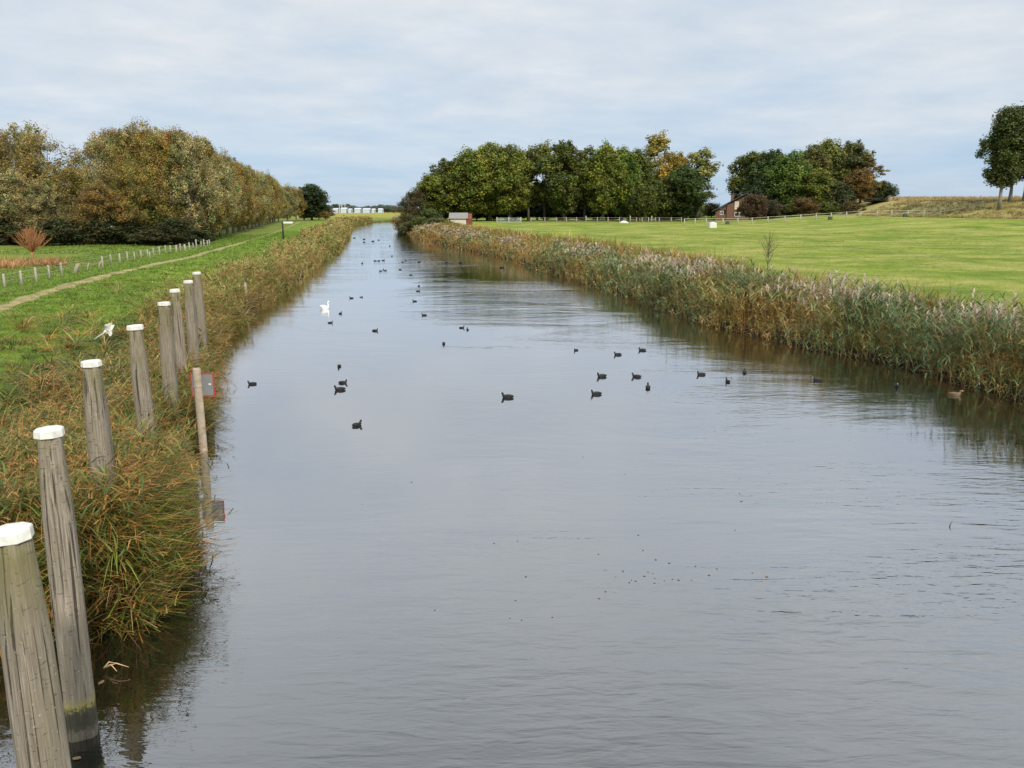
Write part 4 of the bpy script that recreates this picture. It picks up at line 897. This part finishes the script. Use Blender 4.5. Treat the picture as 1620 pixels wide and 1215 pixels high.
MP = [((18, 846), 'nearest mooring post, cut off by the bottom left corner of the picture', .185), ((70, 684), 'tall mooring post standing in the dark water with a weedy foot', .175), ((142, 574), 'mooring post third from the camera, deep in orange sedge', .175), ((216, 517), 'stout mooring post right of the torn white plastic marker', .19), ((256, 480), 'mooring post fifth from the camera, widest before the tight far cluster', .18), ((277, 459), 'mooring post sixth from the camera, left one of the three farthest', .175), ((297, 445), 'mooring post seventh from the camera, middle of the three farthest', .175), ((312, 431.5), 'farthest mooring post, standing at the water edge with lichen stains', .175)]
for (p, lab, r) in MP: tag(mooring(p[0], p[1], 0, r*(.80 if p[0] == 18 else .88)), lab, 'mooring post', 'white-capped mooring posts along the left bank')
# water level board
b = P(322, 712, 0); root = empty('water_sign', (b[0], b[1], 0)); tag(root, 'grey square sign with red border, seen from behind on a wooden post at the water', 'sign')
top = atY(322, 582, b[1])[1]; pr = []
for zz, k in ((-.8, 1), (0, 1), (top-.03, .97), (top, .85)): pr.append([(math.cos(a)*.095*k, math.sin(a)*.075*k, zz) for a in [math.pi/6*j for j in range(12)]])
MB().loft(pr).build('post', M_cleanwood, root, True)
z0, z1 = atY(322, 628, b[1])[1], atY(322, 591, b[1])[1]; xl, xr = -.20, .335
M_greymet = simple('grey_metal', (.17, .18, .18), .55, .08, 6, .4); M_red = simple('red_paint', (.34, .04, .035), .5, .1, 5, .4)
pn = MB().box((xl+.025, .10, z0+.025), (xr-.025, .112, z1-.025)).build('panel', M_greymet, root)
MB().box((xl, .094, z0), (xl+.026, .118, z1)).box((xr-.026, .094, z0), (xr, .118, z1)).box((xl+.027, .094, z0), (xr-.027, .118, z0+.026)).box((xl+.027, .094, z1-.026), (xr-.027, .118, z1)).build('border', M_red, root)
MB().box((.21, .093, (z0+z1)/2-.005), (.265, .099, (z0+z1)/2+.03)).build('sticker', M_white, pn)
pr = []
for zz in ((z0+z1)/2-.035, (z0+z1)/2-.015): pr.append([(math.cos(a)*.10, math.sin(a)*.08, zz) for a in [math.pi/6*j for j in range(12)]])
MB().loft(pr).build('strap', M_wire, root, True)
# small weathered stake at the far bank edge, and a grey stump
x, y = P(398, 492, 0); o = stake(MB(), 1.5, .09).build('stake', M_stake, None, True); o.location = (x-.25, y, .1); tag(o, 'single grey stake in the bank reeds beyond the mooring posts', 'stake')

# ---------------------------------------------------------------- orange pollard and bare sapling
def bare(name, x, y, z, h, spread, n, mat, seed, lab, trunkf=.3, r0=.05):
    q = random.Random(seed); root = empty(name, (x, y, z)); tag(root, lab, 'tree')
    MB().tube([(0, 0, -.2), (.02*h, 0, h*trunkf*.5), (0, 0, h*trunkf), (0, 0, h*.95 if trunkf < .9 else h)] if n < 60 else [(0, 0, -.2), (0, 0, h*trunkf*.5), (0, 0, h*trunkf)], [r0, r0*.8, r0*.6, r0*.15] if n < 60 else [r0, r0*.95, r0*1.1], 8).build('trunk', M_bark if n < 60 else mat, root, True)
    mb = MB()
    for k in range(n):
        a = q.uniform(0, 6.283); z0 = h*trunkf*(1 if n >= 60 else q.uniform(.9, 2.6)); z0 = min(z0, h*.85)
        sp = spread*q.uniform(.05, 1); ln = (h-z0)*(1-.5*(sp/spread)**2)*q.uniform(.8, 1.0) if n >= 60 else h*q.uniform(.15, .32)
        p0 = Vector((0, 0, z0)); p2 = p0+Vector((math.cos(a)*sp, math.sin(a)*sp, ln)); p1 = p0.lerp(p2, .5)+Vector((math.cos(a)*sp*.07, math.sin(a)*sp*.07, -.02))
        rr = r0*.28; mb.tube([p0, p1, p2], [rr, rr*.8, rr*.3], 4)
        for s in range(4):
            t = q.uniform(.35, .9); c = p0.lerp(p2, t); e = c+Vector((q.uniform(-1, 1)*spread*.22, q.uniform(-1, 1)*spread*.22, q.uniform(.3, 1)*ln*.3)); mb.tube([c, e], [rr*.5, rr*.2], 3)
    mb.build('twigs', mat, root)
    return root
x, y, z = ground_hit(53, 417); hh = atY(53, 354, y)[1]-z
bare('pollard_willow', x, y, z, hh, 1.75, 80, M_twig, 3, 'small leafless willow with a fan of orange twigs in the left field', .3, .10)
x, y, z = ground_hit(1213, 443); hh = atY(1213, 360, y)[1]-z
bare('bare_sapling', x, y, z, hh, .75, 40, M_bark, 8, 'thin leafless sapling rising behind the right-hand reeds', .28, .035)

# ---------------------------------------------------------------- birds
M_coot = simple('black_plumage', (.012, .012, .014), .6, .3, 20, .3); M_bill = simple('white_bill', (.75, .72, .68), .5, .05, 20); M_swan = simple('white_plumage', (.80, .79, .75), .7, .05, 14); M_orange = simple('orange_bill', (.70, .22, .03), .5, .1, 20); M_duck = simple('brown_plumage', (.14, .095, .055), .7, .4, 30)
def birdbody(k, neck_up=.13, fwd=.05):
    # one continuous surface: tail, back, breast, neck, head (facing +x)
    pts = [(-.20, 0, .045), (-.16, 0, .05), (-.09, 0, .035), (0, 0, .025), (.08, 0, .03), (.125, 0, .07), (.14, 0, .10), (.146, 0, .128), (.162, 0, .152), (.190, 0, .156), (.208, 0, .150)]
    rad_ = [.012, .035, .072, .086, .076, .052, .036, .030, .033, .027, .010]
    sq = [.6, .75, .9, .95, .95, 1, 1, 1, 1, .95, .9]
    return MB().tube([(a*k, b*k, c*k) for a, b, c in pts], [r*k for r in rad_], 14, sq).mesh('body', M_coot, True)
coot_b = birdbody(1.0)
coot_bill = MB().tube([(.196, 0, .176), (.208, 0, .164), (.222, 0, .149), (.240, 0, .142)], [.004, .009, .008, .002], 8).mesh('bill', M_bill, True)
coot_wing = [MB().tube([(-.17, s_*.03, .075), (-.08, s_*.066, .07), (.03, s_*.07, .065), (.08, s_*.05, .06)], [.006, .028, .034, .008], 8, [.5]*4).mesh('wing', M_coot, True) for s_ in (-1, 1)]
def bird(px, py, head, lab, k=1.0, grp='coots on the water', mat=None):
    b = P(px, py+1.5, 0); root = empty('coot' if mat is None else 'duck', (b[0], b[1], -.008)); root.rotation_euler[2] = {'L': math.pi, 'R': 0, 'A': math.pi/2, 'T': -math.pi/2}[head[0]] + random.uniform(-.35, .35) + (.6 if len(head) > 1 else 0)
    root.scale = (k*.74,)*3
    for nm, m in (('body', coot_b), ('wing', coot_wing[0]), ('wing', coot_wing[1]), ('bill', coot_bill)):
        if mat is not None and nm != 'bill': m = m.copy(); m.materials.clear(); m.materials.append(mat)
        link(bpy.data.objects.new(nm, m), root)
    return tag(root, lab, 'coot' if mat is None else 'duck', grp if mat is None else None)
birds = [(399, 606, 'L', 'black coot swimming alone close to the left bank, right of the red-bordered sign'), (542.5, 604, 'R', 'black coot facing right, upper one of the touching pair left of centre'), (537.6, 615, 'L', 'long black coot facing left, lower one of the touching pair', 1.25), (536.8, 578, 'T', 'black coot facing the camera above the touching pair'),
 (564.7, 671.5, 'R2', 'nearest black coot of all, lowest in the picture', 1.1), (803, 627, 'L', 'black coot facing left in mid canal with a thin wake', 1.3), (702, 542, 'T', 'black coot facing the camera, alone left of the rippled patch'), (730.5, 517, 'R', 'black coot, upper left one of the close pair in mid canal', .9), (739.7, 520, 'A', 'black coot, lower right one of the close pair in mid canal', .9),
 (593.5, 521.5, 'R', 'black coot with its head down right of and below the swan'), (522.6, 509, 'R2', 'black coot straight below the swan', .9), (538.4, 494.5, 'A', 'black coot just right of the swan', 1.0), (556, 470, 'L', 'black coot above the swan, left one of two'), (571.5, 468.5, 'R', 'black coot above the swan, right one of two', .8), (671, 497, 'L', 'black coot facing left in mid canal, nearest of the scattered four', 1.0),
 (656, 475, 'L', 'black coot facing left above the scattered four in mid canal'), (661.4, 459, 'R', 'small black coot, lower one of two in a vertical line'), (662.5, 451, 'A', 'small black coot, upper one of two in a vertical line', 1.0), (650, 433.5, 'R', 'flat-lying far coot below the far flock'),
 (602.2, 427, 'L', 'far coot, left one of a tight trio'), (606.3, 425, 'A', 'far coot, middle one of a tight trio'), (609.6, 426.2, 'R', 'far coot, right one of a tight trio'), (633, 424.8, 'R', 'far coot right of the tight trio', 1.0), (637.3, 413, 'L', 'far coot, lower left one of a pair at the middle of the far row'), (641.6, 411, 'R', 'far coot, upper right one of a pair at the middle of the far row'),
 (662.8, 413, 'R', 'far coot by itself right of the pair in the far row', 1.3), (593.5, 411, 'L', 'far coot, leftmost of three in line in the far row', 1.2), (599, 411, 'R', 'far coot, middle one of three in line in the far row', 1.2), (606.3, 410.3, 'R', 'far coot, rightmost of three in line in the far row', 1.3), (572.9, 415, 'A', 'far coot at the left end of the far row', 1.2), (620, 403.5, 'A', 'far coot just above the far row', 1.2),
 (706.5, 413.4, 'L', 'far coot near the right end of the far row, left one', 1.4), (728.8, 414, 'R', 'far coot near the right end of the far row, right one', 1.5), (794, 422, 'R', 'far coot at the edge of the tan reeds on the right', 1.7), (616.6, 387.5, 'A', 'tiny very far coot below the bend', 1.5), (576, 376.8, 'L', 'tiny very far coot near the left bank, upper one', 1.8), (576, 381.5, 'R', 'tiny very far coot near the left bank, lower one', 1.6), (590, 380, 'R', 'tiny very far coot right of the two near the left bank', 1.8), (599, 378, 'L', 'tiny very far coot, rightmost of the very far ones', 1.4), (560.4, 374.8, 'R', 'tiny very far coot, leftmost, against the far left bank', 1.8),
 (911.4, 552.5, 'L2', 'black coot highest of the right-hand flock, on its left', .85), (977.3, 559.5, 'L', 'black coot facing left, upper middle of the right-hand flock', 1.1), (1016, 552.5, 'L', 'black coot facing left near the reflection of the reeds', 1.1), (952, 594, 'L', 'black coot facing left, left one of two level swimmers', 1.25), (1007, 594.5, 'L', 'black coot facing left with a long wake, right one of two level swimmers', 1.15), (943.3, 622, 'L', 'black coot facing left, lowest of the right-hand flock', 1.2), (1025, 612, 'A', 'plump black coot seen from behind below the long-waked one', 1.2), (1109.3, 591, 'L', 'black coot facing left at the border of the reed reflection', 1.1), (1151.3, 602.3, 'A', 'black coot seen from behind outside the reed reflection', 1.0), (1178, 588, 'A', 'black coot seen from behind inside the edge of the reed reflection', 1.1),
 (1293.6, 600, 'L', 'black coot with its head low in the dark reed reflection'), (1418.5, 609.5, 'T', 'black coot facing the camera deep in the dark reed reflection', 1.1)]
for t in birds: bird(t[0], t[1], t[2], t[3], (t[4] if len(t) > 4 else 1.0)*1.0)
bird(1511, 623, 'R', 'brown duck swimming close under the right-hand reeds', 1.25, mat=M_duck)
b = P(514, 488, 0); root = empty('swan', (b[0], b[1], -.01)); root.scale = (.8,)*3; tag(root, 'white swan with an upright neck facing right near the left bank', 'swan')
sp = [(-.34, 0, .17), (-.28, 0, .15), (-.17, 0, .11), (-.03, 0, .08), (.10, 0, .08), (.20, 0, .12), (.25, 0, .19), (.255, 0, .27), (.235, 0, .36), (.225, 0, .45), (.245, 0, .525), (.29, 0, .545), (.335, 0, .525), (.36, 0, .515)]
MB().tube(sp, [.015, .06, .13, .17, .16, .11, .055, .036, .030, .028, .032, .034, .024, .012], 14, [.5, .7, .9, .95, .95, 1, 1, 1, 1, 1, 1, 1, 1, 1]).build('body', M_swan, root, True)
for s in (-1, 1): MB().tube([(-.36, s*.05, .23), (-.2, s*.12, .21), (0, s*.13, .18), (.12, s*.10, .15)], [.01, .06, .07, .02], 10, [.6]*4).build('wing', M_swan, root, True)
MB().tube([(.352, 0, .52), (.39, 0, .505), (.43, 0, .49)], [.018, .014, .008], 8).build('bill', M_orange, root, True)
# floating leaves
rr_ = random.Random(2)
fl = MB().add([(-.05, 0, .006), (-.02, .03, .012), (.03, .025, .008), (.055, 0, .014), (.03, -.025, .008), (-.02, -.03, .01), (0, 0, .006)], [(0, 6, 1), (1, 6, 2), (2, 6, 3), (3, 6, 4), (4, 6, 5), (5, 6, 0)]).mesh('fallen_leaf', simple('yellow_leaf', (.16, .11, .05), .7, .3, 20))
spots = [(rr_.gauss(1050, 60), rr_.gauss(915, 14)) for _ in range(22)] + [(rr_.uniform(380, 1250), rr_.uniform(700, 1000)) for _ in range(22)] + [(130, 1150), (118, 1155), (105, 1165), (160, 1080), (122, 1200)]
for px, py in spots:
    q = P(px, py, 0); o = link(bpy.data.objects.new('fallen_leaf', fl)); o.location = (q[0], q[1], .001); o.rotation_euler[2] = rr_.uniform(0, 6.28); s = rr_.uniform(.25, .55) if py < 1050 else .9; o.scale = (s, s, s)
    tag(o, 'small yellowed leaf afloat on the open water', 'leaf', 'fallen leaves floating on the canal')
x, y = P(1502, 832, 0); o = MB().tube([(0, 0, -.1), (.01, 0, .03), (.045, .01, .10)], [.012, .010, .004], 6).build('twig', M_bark, None, True); o.location = (x, y, 0); tag(o, 'tiny dark twig sticking out of the water at the lower right', 'twig')
x, y = P(165, 1062, 0)
tw = MB()
for a in ((.32, -.03), (.22, -.12), (.12, .06)): tw.tube([(0, 0, .05), (a[0]*.5, a[1]*.3, .12), (a[0], a[1], .08)], [.010, .008, .003], 5)
o = tw.build('dead_stem', simple('pale_straw', (.45, .30, .16), .8, .2, 9), None, True); o.location = (x, y, 0); tag(o, 'pale forked dead stem over the black water beside the weedy mooring post', 'twig')
